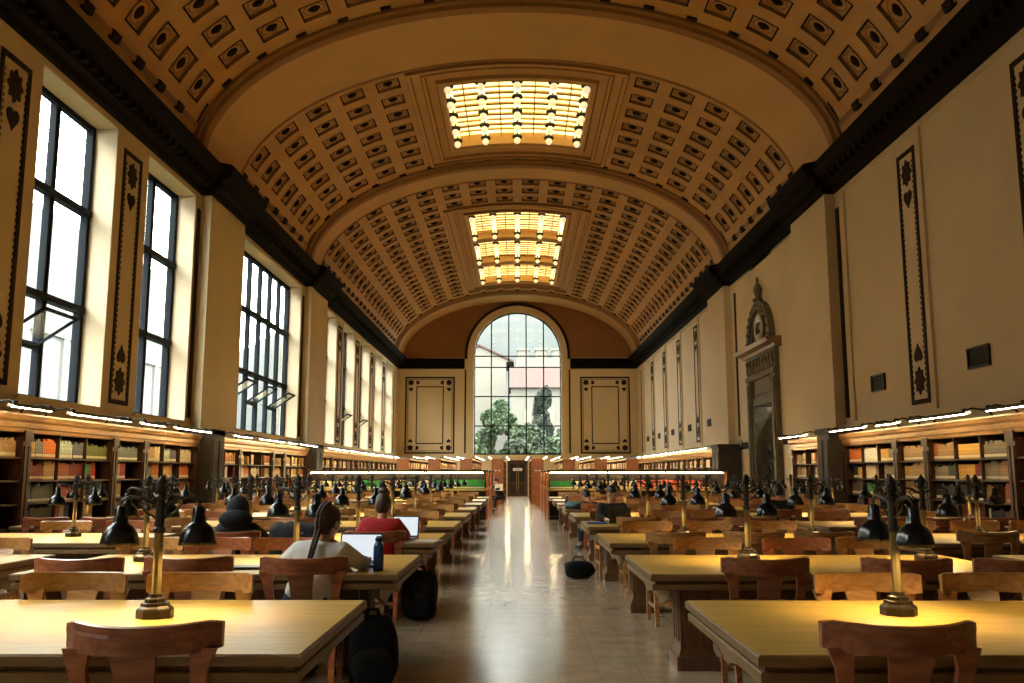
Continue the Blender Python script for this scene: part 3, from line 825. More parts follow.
def caselight(side, y0, y1, label):
    r = empty('bookcase_light', (side*6.86, (y0+y1)/2, 2.35)); tag(r, label, 'lamp', 'strip lights over the bookcases'); h = (y1-y0)/2
    m = MB(); m.prism([(-0.06, 0.0), (-0.035, 0.05), (0.035, 0.05), (0.06, 0.0), (0.05, 0.0), (0.03, 0.04), (-0.03, 0.04), (-0.05, 0.0)], 'y', -h, h, M['iron'])
    m.build('shade', r)
    n = 2 if h > 0.8 else 1
    for k in range(n):
        a = -h+k*2*h/n+0.04; b = a+2*h/n-0.08
        m = MB(); m.tube([(0, a, 0.008), (0, b, 0.008)], 0.012, M['tube'], 8); m.build('tube', r)
    for y in ((-h+0.1, h-0.1)):
        m = MB(); m.tube([(0, y, 0.045), (side*0.1, y, 0.09), (side*0.36, y, 0.06), (side*0.42, y, -0.02)], 0.016, M['iron'], 6); m.lathe([(0.0, -0.01), (0.045, 0.0), (0.045, 0.05), (0.0, 0.06)], 10, M['iron'], TR(0, y, 0.03), cap=False)
        m.build('bracket', r)

CASES = {-1: [(7.75, 9.1, 1), (9.1, 12.05, 3), (12.05, 13.4, 1), (13.4, 16.35, 3), (16.35, 17.7, 1), (17.7, 20.6, 3), (21.55, 23.75, 2), (23.75, 27.0, 3), (27.0, 28.3, 1), (28.3, 31.3, 3)],
         1: [(7.75, 9.1, 1), (9.1, 12.05, 3), (12.05, 13.4, 1), (13.4, 16.2, 3), (16.2, 17.5, 1), (17.5, 20.3, 3), (21.15, 24.1, 3)]}
for sd in (-1, 1):
    y = 32.6; k = 0
    while y < 55.5:
        w, c = ((3.0, 3), (1.35, 1))[k % 2]; CASES[sd].append((y, min(y+w, 56.4), c)); y += w; k += 1
PIERB = {-1: [(20.6, 21.55), (31.3, 32.6)], 1: [(20.3, 21.15), (31.5, 32.6)]}
nm = {-1: 'left', 1: 'right'}
CELLS = []   # (side, case index, col index from image left, ya, yb)
for sd in (-1, 1):
    for i, (a, b, c) in enumerate(CASES[sd]):
        if b < 12.1: continue      # outside the view
        kind = 'wide three section' if c == 3 else ('narrow' if c == 1 else 'two section')
        lab = 'dark wooden %s bookcase on the %s wall, %s from the front' % (kind, nm[sd], ORD[i-2])
        cells = bookcase(sd, a, b, c, lab)
        for k, (ya, yb) in enumerate(cells): CELLS.append((sd, i, k, ya, yb))
        caselight(sd, a+(0.35 if c > 1 else 0.08), b-(0.35 if c > 1 else 0.15), 'black %s strip light over bookcase on the %s wall, %s from the front' % ('long' if c > 1 else 'short', nm[sd], ORD[i-2]))
    for i, (a, b) in enumerate(PIERB[sd]):
        m = MB(); x0, x1 = sorted((sd*6.98, sd*7.74)); C = M['caseback']
        m.box(x0, x1, a+0.02, b-0.02, 0, 2.44, C); m.box(x0-0.04, x1+0.0, a, b, 2.34, 2.46, C); m.box(x0-0.03, x1, a, b, 0, 0.2, C)
        for ya, yb in ((a+0.1, (a+b)/2-0.05), ((a+b)/2+0.05, b-0.1)):
            xf = sd*6.98; m.box(min(xf, xf-sd*0.02), max(xf, xf-sd*0.02), ya, yb, 0.35, 2.2, C)
        o = m.build('wood_pier'); tag(o, 'dark panelled wooden pier between bookcases on the %s wall, %s one' % (nm[sd], ('nearer', 'farther')[i]), 'pier')

# ------------------------------------------------------------------ books
L0 = {  # spec per (side, case, row from top, column): runs of (colour, fraction); None = gap
 (-1, 3): [[[('tan', .3), ('blue grey', .25), ('orange', .45)], [('pale aqua', .6), ('slate', .4)], [('tan', .12), ('olive green', .88)]],
           [[('dark red', .62), ('tan', .38)], [('rust', .5), ('dark red', .5)], [('green', .3), ('red', .22), (None, .48)]],
           [[('blue', .3), ('blue grey', .7)], [('dark green', .2), ('coral', .8)], [('dark green', 1)]],
           [[('black', .3), ('blue grey', .7)], [('orange', .25), ('white', .15), ('slate', .2), (None, .4)], [(None, .1), ('tan', .4), (None, .5)]],
           [[('blue grey', .9)], [(None, .2), ('rust', .3), ('cream', .2)], [('dark red', .5)]]],
 (1, 3): [[[('rust', .2), ('tan', .8)], [('gold', .97)], [('grey brown', .8), ('red', .2)]],
          [[('grey brown', .6), ('dark green', .4)], [('gold', .65), ('dark red', .35)], [('grey brown', .55), ('tan', .45)]],
          [[('black', 1)], [('dark blue', 1)], [('tan', .35), (None, .3), ('coral', .35)]],
          [[('black', 1)], [('dark red', 1)], [('white', .1), ('black', .5), ('brown', .4)]],
          [[('rust', .6), ('black', .3)], [('dark red', .9)], [('black', .5)]]],
 (-1, 4): [[[('blue grey', .95)]], [[('tan', .3), ('red', .2), (None, .5)]], [[('tan', .35), (None, .4)]], [[('tan', .35)]], [[('brown', .5)]]],
 (1, 4): [[[('tan', .95)]], [[('gold', .3), ('tan', .65)]], [[('tan', .95)]], [[('rust', .5)]], [[('brown', .7)]]],
 (-1, 5): [[[('tan', .6), ('cream', .3)], [('pale aqua', .5), ('slate', .4)], [('cream', .9)]],
           [[('grey brown', .5), ('orange', .4)], [('gold', .5), ('tan', .2)], [('orange', .8)]],
           [[(None, .3), ('tan', .6)], [('cream', .3), ('orange', .65)], [('orange', .9)]],
           [[('tan', .3), ('rust', .3)], [('tan', .5)], [('gold', .5)]], [[('brown', .5)], [('tan', .5)], [('rust', .5)]]],
 (1, 5): [[[('orange', .97)], [('white', .97)], [('gold', .45), ('grey brown', .5)]],
          [[('black', .3), ('gold', .25), (None, .2)], [('cream', .6), (None, .3)], [('grey brown', .8)]],
          [[('brown', .9)], [('green', .5), (None, .4)], [('grey brown', .5), (None, .3), ('pink', .2)]],
          [[('grey brown', .6)], [('coral', .5), (None, .4)], [('black', .3)]], [[('brown', .5)], [('rust', .5)], [('black', .5)]]],
 (-1, 2): [[[('tan', .97)]], [[('red', .2), (None, .7)]], [[('tan', .2)]], [[('brown', .7)]], [[('brown', .5)]]],
 (1, 2): [[[('grey brown', .9)]], [[('rust', .6)]], [[('tan', .8)]], [[('black', .7)]], [[('brown', .5)]]],
}
warm = ['tan', 'tan', 'cream', 'orange', 'gold', 'rust', 'tan', 'dark red', 'grey brown', 'cream', 'brown']
def rnd_runs():
    out = []; t = 0
    while t < 0.98:
        f = random.uniform(0.25, 0.6); out.append((random.choice(warm) if random.random() > 0.22 else None, f)); t += f
    return out
def book_into(mb, x0, x1, y0, y1, z0, h, mat, side):
    """upright book; spine faces the room (toward -side in x)"""
    xs = x0 if side > 0 else x1   # spine plane
    mb.box(x0, x1, y0, y1, z0, z0+h, mat)
    d = 0.0025; xa, xb = sorted((xs, xs-side*d))
    mb.box(xa, xb, y0+0.002, y1-0.002, z0+0.02, z0+0.065, M['bklabel'])
def single_book(side, w, h, dep, mat):
    # origin bottom centre of spine
    m = MB(); s = side
    def B(d0, d1, a, b, z0, z1, mm):
        x0, x1 = sorted((s*d0, s*d1)); m.box(x0, x1, a, b, z0, z1, mm)
    B(0, 0.006, -w/2, w/2, 0, h, mat); B(0.006, dep, -w/2, -w/2+0.004, 0, h, mat); B(0.006, dep, w/2-0.004, w/2, 0, h, mat)
    B(0.006, dep-0.006, -w/2+0.004, w/2-0.004, 0.004, h-0.004, M['paper']); B(-0.002, 0, -w/2+0.002, w/2-0.002, 0.02, 0.06, M['bklabel'])
    return m
bulk = MB(); indiv = []
for sd, ci, k, ya, yb in CELLS:
    n = CASES[sd][ci][2]
    spec = L0.get((sd, ci))
    for row in range(5):
        z = ROWS[4-row]; hmax = 0.30
        kk = k if sd < 0 else n-1-k      # spec columns are in picture order, left to right
        runs = spec[row][kk] if spec else rnd_runs()
        if sd > 0: runs = list(reversed(runs)) if spec else runs
        y = ya
        for colr, fr in runs:
            ye = min(yb-0.005, y+fr*(yb-ya))
            if colr is None: y = ye; continue
            hh = random.uniform(0.235, 0.285)
            jit = 0.0 if colr in ('dark blue', 'green', 'gold') else 0.032
            big = spec is not None and row < 4 and ci in (3, 4)
            while y < ye-0.02:
                w = random.uniform(0.046, 0.062) if big else random.uniform(0.03, 0.055)
                w = min(w, ye-y)
                h = hh+random.uniform(-jit, jit)
                dep = 0.2; x0 = sd*(7.3+0.06)
                cc = colr
                if spec is None and random.random() < 0.2: cc = random.choice(warm)
                if big: indiv.append((sd, ci, row, kk, n, x0, y+w/2, z, w-0.004, h, cc))
                else:
                    xa, xb = sorted((x0, x0+sd*dep)); book_into(bulk, xa, xb, y, y+w-0.004, z, h, M['bk_'+cc], sd)
                y += w
            y = ye
# nearest 300 stay individuals
indiv.sort(key=lambda t: (t[2], t[6]))
keep = indiv[:296]
for t in indiv[296:]:
    sd, ci, row, kk, n, x0, yc, z, w, h, cc = t
    xa, xb = sorted((x0, x0+sd*0.2)); book_into(bulk, xa, xb, yc-w/2, yc+w/2, z, h, M['bk_'+cc], sd)
BMESH = {}
seccol = {3: ['left section', 'middle section', 'right section'], 1: ['']}
for t in keep:
    sd, ci, row, kk, n, x0, yc, z, w, h, cc = t
    key = (sd, cc, round(w, 3), round(h, 2))
    if key not in BMESH: BMESH[key] = single_book(sd, key[2], key[3], 0.2, M['bk_'+cc]).mesh('book')
    o = bpy.data.objects.new('book', BMESH[key]); COL.objects.link(o); o.location = (x0, yc, z)
    where = ('nearest wide bookcase, %s wall' if n == 3 else 'narrow bookcase beyond the nearest wide one, %s wall') % nm[sd]
    sec_ = (', ' + seccol[n][kk]) if n == 3 else ''
    lab = '%s book on %s shelf%s of %s' % (cc, ORD[row], sec_, where)
    tag(o, lab, 'book', lab.replace(' book on', ' books on'))

# ------------------------------------------------------------------ tall cases at the back
tall_x = [-5.42, -3.93, -2.44, -0.95, 0.95, 2.44, 3.93, 5.42]
TY0, TY1 = 43.0, 54.5
for i, xc in enumerate(tall_x):
    r = empty('double_bookcase', (xc, TY0, 0))
    nth = ORD[3-i] if i < 4 else ORD[i-4]
    tag(r, 'tall double-sided bookcase with reddish end panel, %s %s of the end door' % (nth, 'left' if i < 4 else 'right'), 'bookcase', 'tall cases at the far end')
    m = MB(); m.bbox(-0.285, 0.285, -0.04, 0.0, 0, 2.12, M['panel'], 0.008); m.box(-0.24, 0.24, -0.05, -0.04, 0.15, 1.4, M['panel']); m.box(-0.3, 0.3, -0.06, 0.02, 2.08, 2.14, M['panel']); e = m.build('end_panel', r)
    for sx in (-0.12, 0.06):
        m = MB(); m.box(sx-0.02, sx+0.09, -0.056, -0.04, 1.56, 1.61, M['white']); m.build('label_plate', e)
    m = MB(); m.box(-0.285, 0.285, TY1-TY0-0.04, TY1-TY0, 0, 2.12, M['panel']); m.build('end_panel', r)
    m = MB(); m.box(-0.01, 0.01, 0, TY1-TY0-0.04, 0, 2.1, M['caseback']); m.build('back_panel', r)
    m = MB(); m.box(-0.31, 0.31, 0, TY1-TY0-0.04, 2.08, 2.13, M['casetop']); m.build('top_board', r)
    for z in ROWS[:-1]:
        m = MB(); m.box(-0.27, 0.27, 0, TY1-TY0-0.04, z-0.025, z, M['case']); m.build('shelf', r)
    m = MB()
    yy = 0.9
    while yy < TY1-TY0-0.2: m.box(-0.27, 0.27, yy-0.012, yy+0.012, 0, 2.08, M['case']); yy += 0.95
    m.build('divider', r)
    for sg in (-1, 1):
        m = MB()
        m.prism([(sg*0.50, 2.22), (sg*0.44, 2.28), (sg*0.22, 2.20), (sg*0.22, 2.18), (sg*0.43, 2.26), (sg*0.48, 2.21)], 'y', 0.3, TY1-TY0-0.3, M['iron']); sh = m.build('lamp_shade', r)
        m = MB(); m.tube([(sg*0.44, 0.35, 2.225), (sg*0.44, TY1-TY0-0.35, 2.225)], 0.011, M['tube'], 8); m.build('tube', sh)
        for row in range(5):
            z = ROWS[row]; y = TY0+0.02
            while y < TY1-0.15:
                if (y-TY0-0.9) % 0.95 < 0.06 or random.random() < 0.02: y += 0.07; continue
                if random.random() < 0.05: y += random.uniform(0.1, 0.3); continue
                w = random.uniform(0.035, 0.07); h = random.uniform(0.22, 0.29)
                x0, x1 = sorted((xc+sg*0.05, xc+sg*0.24)); bulk.box(x0, x1, y, y+w, z, z+h, M['bk_'+random.choice(['cream', 'tan', 'cream', 'orange', 'gold', 'tan', 'pale yellow', 'rust'])]); y += w+0.001
# ------------------------------------------------------------------ index counters with canopy shelf
idx = []
for row, yc in enumerate((29.6, 33.4, 37.2)):
    for sg in (-1, 1):
        x0, x1 = sorted((sg*0.95, sg*6.75)); r = empty('index_counter', ((x0+x1)/2, yc, 0)); h = (x1-x0)/2
        tag(r, 'long dark reference counter with lit canopy, %s of the aisle, %s from the front' % (nm[sg], ORD[row]), 'counter')
        m = MB(); m.bbox(-h, h, -0.7, 0.7, 0.9, 0.95, M['table'], 0.01); m.build('counter_top', r)
        m = MB(); m.box(-h+0.06, h-0.06, -0.4, 0.4, 0.0, 0.9, M['caseback'])
        for z in (0.1, 0.5): m.box(-h+0.06, h-0.06, -0.6, 0.6, z-0.03, z, M['case'])
        m.build('base', r)
        for e in (-1, 1):
            a, b = (h-0.06, h) if e > 0 else (-h, -h+0.06)
            m = MB(); m.prism([(-0.7, 0), (0.7, 0), (0.7, 0.9), (0.7, 0.95), (0.3, 1.0), (0.25, 1.5), (-0.25, 1.5), (-0.3, 1.0), (-0.7, 0.95)], 'x', a, b, M['panel']); m.build('end_panel', r)
        m = MB(); m.bbox(-h, h, -0.42, 0.42, 1.5, 1.56, M['case'], 0.01); m.build('canopy_shelf', r)
        m = MB(); m.box(-h+0.06, h-0.06, -0.01, 0.01, 0.95, 1.5, M['caseback']); m.build('back_panel', r)
        n = 3
        for k in range(n):
            a = -h+0.1+k*(2*h-0.2)/n; b = a+(2*h-0.2)/n-0.06
            for sy in (-1, 1):
                m = MB(); m.tube([(a, sy*0.36, 1.475), (b, sy*0.36, 1.475)], 0.011, M['tube'], 8); m.build('tube', r)
        # volumes on the counter
        cx = (x0+x1)/2
        for sy in (-1, 1):
            x = x0+0.1
            segs = []
            if sg < 0: segs = [('pale yellow', 1.2), ('cream', .4), ('bright green', .7), ('tan', .5), ('olive green', .5), ('white', .35), ('bright green', 1.9)]
            else: segs = [('bright green', .75), ('white', .15), ('tan', .7), ('cream', 1.1), ('coral', 1.0), ('coral', 1.0), ('red', .2)]
            if row > 0: random.shuffle(segs)
            for cc, ln in segs:
                xe = min(x+ln, x1-0.1); hh = random.uniform(0.24, 0.30)
                while x < xe-0.03:
                    w = min(random.uniform(0.035, 0.05), xe-x); ya, yb = sorted((yc+sy*0.06, yc+sy*0.28))
                    bulk.box(x, x+w-0.007, ya, yb, 0.951, 0.951+hh, M['bk_'+cc])
                    yy = yc+sy*0.28; ya, yb = sorted((yy, yy+sy*0.003)); bulk.box(x+0.002, x+w-0.004, ya, yb, 0.98, 1.02, M['bklabel'])
                    x += w
                x = xe+0.03
bo = bulk.build('book_rows'); tag(bo, 'dense rows of cloth-bound books filling the remaining shelves and counters', 'books', kind='stuff')

# ------------------------------------------------------------------ tables
def table_parts():
    """origin at centre on floor; length along x 2.7, depth 1.52"""
    Lh, Dh = 1.35, 0.76; T = M['table']; D = M['tabledark']; parts = []
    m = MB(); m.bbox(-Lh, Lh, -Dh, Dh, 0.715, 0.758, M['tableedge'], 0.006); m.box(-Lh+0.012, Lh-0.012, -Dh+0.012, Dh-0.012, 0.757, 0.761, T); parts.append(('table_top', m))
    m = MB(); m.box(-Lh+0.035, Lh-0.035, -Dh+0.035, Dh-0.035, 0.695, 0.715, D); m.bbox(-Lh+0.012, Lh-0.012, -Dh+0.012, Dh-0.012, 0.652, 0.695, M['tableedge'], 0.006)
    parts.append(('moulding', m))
    a = 0.30
    for sy in (-1, 1):
        m = MB(); y0, y1 = sorted((sy*(Dh-0.2), sy*(Dh-0.23))); m.box(-Lh+a, Lh-a, y0, y1, 0.57, 0.655, D); parts.append(('apron', m))
    for sx in (-1, 1):
        xc = sx*(Lh-0.42)
        # arched end bracket between the two pedestals
        m = MB(); poly = [(-0.70, 0.655), (-0.70, 0.60), (-0.45, 0.53)] + [(0.33*math.cos(t), 0.50+0.05*math.sin(t)) for t in [PI-PI*k/8 for k in range(9)]] + [(0.45, 0.53), (0.70, 0.60), (0.70, 0.655)]
        x0 = sx*(Lh-0.13); xa, xb = sorted((x0, x0-sx*0.035)); m.prism(poly, 'x', xa, xb, M['tableedge']); parts.append(('end_bracket', m))
        # one panelled pedestal under each end, fluted on every face, on a stepped block
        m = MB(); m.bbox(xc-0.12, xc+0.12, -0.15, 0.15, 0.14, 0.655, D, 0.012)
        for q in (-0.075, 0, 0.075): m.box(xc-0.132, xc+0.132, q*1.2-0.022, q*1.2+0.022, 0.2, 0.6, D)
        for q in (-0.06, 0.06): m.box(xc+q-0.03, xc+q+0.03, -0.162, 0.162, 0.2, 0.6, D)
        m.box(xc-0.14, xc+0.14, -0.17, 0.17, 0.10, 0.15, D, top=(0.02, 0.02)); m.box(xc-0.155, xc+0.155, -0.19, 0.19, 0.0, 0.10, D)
        parts.append(('leg', m))
    m = MB(); m.box(-Lh+0.5, Lh-0.5, -0.03, 0.03, 0.2, 0.3, D); parts.append(('stretcher', m))
    return [(n, m.mesh(n)) for n, m in parts]
TP = table_parts()
def inst(parts, name, loc, rz, label, cat, group=None):
    r = empty(name, loc, rz); tag(r, label, cat, group)
    for n, me in parts:
        if isinstance(me, tuple):
            me, subs = me
        else: subs = []
        o = bpy.data.objects.new(n, me); COL.objects.link(o); o.parent = r
        for sn, sm in subs: q = bpy.data.objects.new(sn, sm); COL.objects.link(q); q.parent = o
    return r

# chairs ------------------------------------------------------------
def chair_parts(mat, mergeinto=None):
    parts = []
    def P(n): m = MB() if mergeinto is None else mergeinto; parts.append((n, m)); return m
    # seat, slightly dished with rounded front
    m = P('seat')
    n = 10; vs = []; fs = []
    prof = []
    for k in range(24):
        t = 2*PI*k/24; c, s = math.cos(t), math.sin(t)
        x = 0.235*abs(c)**0.35*(1 if c > 0 else -1); y = 0.215*abs(s)**0.35*(1 if s > 0 else -1)
        x *= 1.0+0.10*(y/0.215); prof.append((x, y))
    for z, q in ((0.425, 0.97), (0.432, 1.0), (0.448, 1.0), (0.456, 0.965)): vs += [(x*q, y*q, z) for x, y in prof]
    vs.append((0, 0, 0.446))
    for j in range(3):
        for k in range(24): a = j*24+k; b = j*24+(k+1) % 24; fs.append((a, b, b+24, a+24))
    fs += [(72+k, 72+(k+1) % 24, 96) for k in range(24)]; fs.append(tuple(range(23, -1, -1)))
    m.add(vs, fs, mat)
    m = P('seat_frame')
    for sx in (-1, 1): x0, x1 = sorted((sx*0.20, sx*0.225)); m.box(x0, x1, -0.19, 0.19, 0.37, 0.425, mat)
    m.box(-0.2, 0.2, 0.165, 0.19, 0.37, 0.425, mat); m.box(-0.2, 0.2, -0.19, -0.165, 0.37, 0.425, mat)
    # curved top rail (ends come forward)
    m = P('top_rail'); N = 14; vs = []; fs = []
    def arcy(x): return -0.345+0.135*(x/0.295)**2
    for i in range(N+1):
        x = -0.295+0.59*i/N; y = arcy(x); e = abs(x)/0.295
        z1 = 0.890+0.012*e*e; z0 = 0.782+0.004*(1-e)
        if i in (0, N): z1 -= 0.012; z0 += 0.012
        t = 0.014
        vs += [(x, y-t, z0), (x, y-t-0.004, z1-0.045), (x, y-t-0.010, z1-0.03), (x, y-t-0.010, z1-0.004), (x, y, z1), (x, y+t, z1-0.004), (x, y+t, z0)]
    for i in range(N):
        for j in range(7): a = i*7+j; b = i*7+(j+1) % 7; fs.append((a, a+7, b+7, b))
    fs.append(tuple(range(0, 7))); fs.append(tuple(range(N*7+6, N*7-1, -1)))
    m.add(vs, fs, mat)
    # splat
    m = P('splat')
    vs = []
    for z, y, w in ((0.425, -0.19, 0.075), (0.55, -0.235, 0.068), (0.68, -0.29, 0.072), (0.79, -0.335, 0.088)):
        vs += [(-w, y-0.01, z), (w, y-0.01, z), (w, y+0.01, z), (-w, y+0.01, z)]
    fs = []
    for j in range(3):
        for k in range(4): a = 4*j+k; b = 4*j+(k+1) % 4; fs.append((a, b, b+4, a+4))
    fs += [(3, 2, 1, 0), (12, 13, 14, 15)]
    m.add(vs, fs, mat)
    for sx in (-1, 1):
        m = P('leg')   # rear leg sweeping up into the rail
        vs = []
        for z, xc, yc, w, t in ((0, 0.205, -0.25, 0.018, 0.018), (0.25, 0.205, -0.215, 0.02, 0.02), (0.42, 0.205, -0.19, 0.024, 0.022), (0.6, 0.215, -0.225, 0.026, 0.018), (0.72, 0.228, -0.265, 0.032, 0.015), (0.80, 0.238, -0.262, 0.052, 0.012)):
            vs += [(sx*xc-w, yc-t, z), (sx*xc+w, yc-t, z), (sx*xc+w, yc+t, z), (sx*xc-w, yc+t, z)]
        fs = []
        for j in range(5):
            for k in range(4): a = 4*j+k; b = 4*j+(k+1) % 4; fs.append((a, b, b+4, a+4))
        fs += [(3, 2, 1, 0), (20, 21, 22, 23)]
        m.add(vs, fs, mat)
        m = P('leg'); m.box(sx*0.205-0.019, sx*0.205+0.019, 0.165, 0.203, 0.0, 0.425, mat)
        m = P('stretcher'); x0 = sx*0.205; m.box(x0-0.01, x0+0.01, -0.22, 0.17, 0.16, 0.19, mat)
    m = P('stretcher'); m.box(-0.2, 0.2, -0.02, 0.0, 0.162, 0.188, mat)
    if mergeinto is None: return [(n, mm.mesh(n)) for n, mm in parts]
    return None
CH = chair_parts(M['chair']); CHR = chair_parts(M['chairshade'])
def merged(mat): m = MB(); chair_parts(mat, m); return m.mesh('chair_body')
CHM = merged(M['chair']); CHMR = merged(M['chairshade'])

# lamps -------------------------------------------------------------
def lamp_parts(full=True):
    rot = PI/8; R = []
    b = MB(); b.lathe([(0.088, 0), (0.088, 0.035), (0.082, 0.045), (0.068, 0.055), (0.066, 0.068), (0.05, 0.072), (0.05, 0.088), (0.034, 0.094), (0.03, 0.11)], 8, M['bronzebase'], smooth=False, rot=rot)
    c = MB(); c.lathe([(0.022, 0.105), (0.022, 0.40)], 8, M['brass'], smooth=False, rot=rot)
    c2 = MB(); c2.lathe([(0.028, 0.40), (0.030, 0.42), (0.022, 0.43), (0.023, 0.56), (0.034, 0.565), (0.034, 0.575), (0.018, 0.59)], 8, M['iron'], smooth=False, rot=rot)
    fin = MB(); fin.lathe([(0.02, 0.585), (0.032, 0.605), (0.022, 0.625), (0.03, 0.645), (0.012, 0.668), (0.0, 0.685)], 10, M['iron'])
    for k in range(4):
        a = PI/4+k*PI/2; c_, s_ = math.cos(a), math.sin(a)
        fin.tube([(0.02*c_, 0.02*s_, 0.56), (0.05*c_, 0.05*s_, 0.585), (0.055*c_, 0.055*s_, 0.62), (0.03*c_, 0.03*s_, 0.635)], 0.006, M['iron'], 5)
    out = [('base', b.mesh('base')), ('post', c.mesh('post')), ('collar', c2.mesh('collar')), ('finial', fin.mesh('finial'))]
    for sg in (-1, 1):
        a = MB(); x = sg*0.185
        a.tube([(sg*0.015, 0, 0.53), (sg*0.08, 0, 0.565), (sg*0.15, 0, 0.575), (x, 0, 0.555), (x, 0, 0.51)], 0.010, M['iron'], 6)
        a.tube([(sg*0.02, 0, 0.47), (sg*0.07, 0, 0.50), (sg*0.10, 0, 0.54), (sg*0.07, 0, 0.555), (sg*0.055, 0, 0.53)], 0.006, M['iron'], 5)
        s = MB(); s.lathe([(0.016, 0.53), (0.026, 0.52), (0.028, 0.485), (0.034, 0.475), (0.034, 0.455), (0.042, 0.445), (0.062, 0.43), (0.080, 0.40), (0.088, 0.365), (0.092, 0.342), (0.088, 0.342), (0.083, 0.365), (0.074, 0.395), (0.055, 0.422), (0.03, 0.435)], 20, M['black'], TR(x, 0, 0), cap=False)
        for q in range(6):
            t = q*PI/3; s.box(-0.002, 0.002, 0.026, 0.032, 0.48, 0.52, M['iron'], TR(x, 0, 0) @ RZ(t))
        u = MB(); u.sph((x, 0, 0.392), (0.024, 0.024, 0.03), M['bulb'], 10, 6)
        out.append(('arm', a.mesh('arm'))); out.append(('lamp_shade', (s.mesh('lamp_shade'), [('bulb', u.mesh('bulb'))])))
    return out
LP = lamp_parts()
SPOT = bpy.data.lights.new('lamp_glow', 'SPOT'); SPOT.energy = 11.0; SPOT.color = (1.0, 0.68, 0.30); SPOT.spot_size = math.radians(150); SPOT.spot_blend = 0.5; SPOT.shadow_soft_size = 0.03
def desk_lamp(x, y, rz, label):
    r = inst(LP, 'desk_lamp', (x, y, 0.762), rz, label, 'lamp', 'twin shade reading lamps on the tables')
    for sg in (-1, 1):
        lo = bpy.data.objects.new('lamp_glow', SPOT); COL.objects.link(lo); lo.parent = r; lo.location = (sg*0.185, 0, 0.355)

banks = {('left', 'inner'): -2.18, ('left', 'outer'): -5.32, ('right', 'inner'): 2.27, ('right', 'outer'): 5.41}
NR = 9
RY0 = 4.35; RP = 2.8
manual = {   # (side, bank, row, 'near'/'far') -> x positions
 ('left', 'inner', 0, 'near'): [-1.43], ('left', 'inner', 0, 'far'): [-1.78, -2.49],
 ('left', 'inner', 1, 'near'): [-1.46, -2.25, -2.95], ('left', 'inner', 1, 'far'): [-1.98, -2.62, -3.22],
 ('left', 'inner', 2, 'near'): [-1.40, -2.12, -2.82], ('right', 'inner', 3, 'far'): [1.38, 2.2, 2.9], ('right', 'inner', 5, 'near'): [1.50, 2.2, 2.85], ('right', 'outer', 4, 'near'): [4.25, 5.0, 5.9],
 ('right', 'inner', 0, 'near'): [1.455], ('right', 'inner', 0, 'far'): [1.95, 2.66, 3.33],
 ('right', 'inner', 1, 'near'): [1.66, 2.62, 3.35], ('right', 'inner', 1, 'far'): [1.66, 2.42, 3.1],
}
shaderows = {('left', 'inner', 0, 'near'), ('right', 'inner', 0, 'near'), ('left', 'inner', 1, 'near'), ('right', 'inner', 1, 'near')}
rr = random.Random(11)
CHAIRS = {}
for (sd, bk), xc in banks.items():
    sg = -1 if sd == 'left' else 1
    for row in range(NR):
        yc = RY0+RP*row
        if bk == 'outer' and row == 0: continue
        inst(TP, 'reading_table', (xc, yc, 0), 0, 'long oak reading table, %s of the %s row left to right of aisle, %s from front' % (bk, sd, ORD[row]) if False else
             'long oak reading table, %s side of aisle, %s bank, %s from the front' % (sd, bk, ORD[row]), 'table', 'oak reading tables')
        for q, off in enumerate((-0.42, 0.78)):
            lx = xc+(-sg)*0 + (-off if sd == 'left' else off)*1.0
            if sd == 'left': lx = xc+0.42-1.2*q
            else: lx = xc-0.30+1.3*q
            rz = rr.uniform(-0.5, 0.5) if not (row == 0 and q == 0) else (0.12 if sd == 'left' else -1.45)
            if q == 0 and sd == 'right' and bk == 'inner': lx -= (0.09 if row == 0 else 0.12)
            desk_lamp(lx, yc+(0.15 if sd == 'left' else 0.25), rz, 'black twin-shade desk lamp on %s %s table, %s from front, %s the aisle' % (sd, bk, ORD[row], ('nearer', 'farther from')[q]))
        for face in ('near', 'far'):
            key = (sd, bk, row, face)
            if key in manual: xs = manual[key]
            else:
                xs = []
                for k in range(3):
                    if rr.random() < (0.13 if row > 1 else 0.05): continue
                    xs.append(xc-sg*1.35+sg*(0.60+0.74*k)+rr.uniform(-0.05, 0.05))
            for k, x in enumerate(xs):
                fx = row
                jy = rr.uniform(-0.03, 0.11); jr = rr.uniform(-0.09, 0.09)
                if row == 0: jy = 0.0; jr *= 0.3
                if face == 'near': y = yc-0.76+0.20-0.02-jy+(-0.0); rz = jr; y = yc-0.76+((0.19 if sd == 'left' else 0.21) if row == 0 else 0.06)-jy*0.8
                else: y = yc+0.76-0.12+jy; rz = PI+jr
                if face == 'far' and row == 0: y = yc+0.76-0.14
                isshaded = rr.random() < (0.7 if face == 'near' else 0.18)  # shade-coloured wood copy, mostly for near-side chairs with unlit backs
                if key in shaderows: isshaded = True
                if row == 0 and face == 'far': isshaded = False
                lab = 'wooden chair at %s %s table %s from front, %s side, %s from aisle' % (sd, bk, ORD[row], face, ORD[k])
                lab = ('shade-darkened red ' if isshaded else 'golden brown ') + lab
                if row <= 4: o = inst(CHR if isshaded else CH, 'library_chair', (x, y, 0), rz, lab, 'chair', 'wooden chairs around the reading tables')
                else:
                    o = bpy.data.objects.new('library_chair', CHMR if isshaded else CHM); COL.objects.link(o); o.location = (x, y, 0); o.rotation_euler = (0, 0, rz)
                    tag(o, lab, 'chair', 'wooden chairs around the reading tables')
                CHAIRS[(key, k)] = o

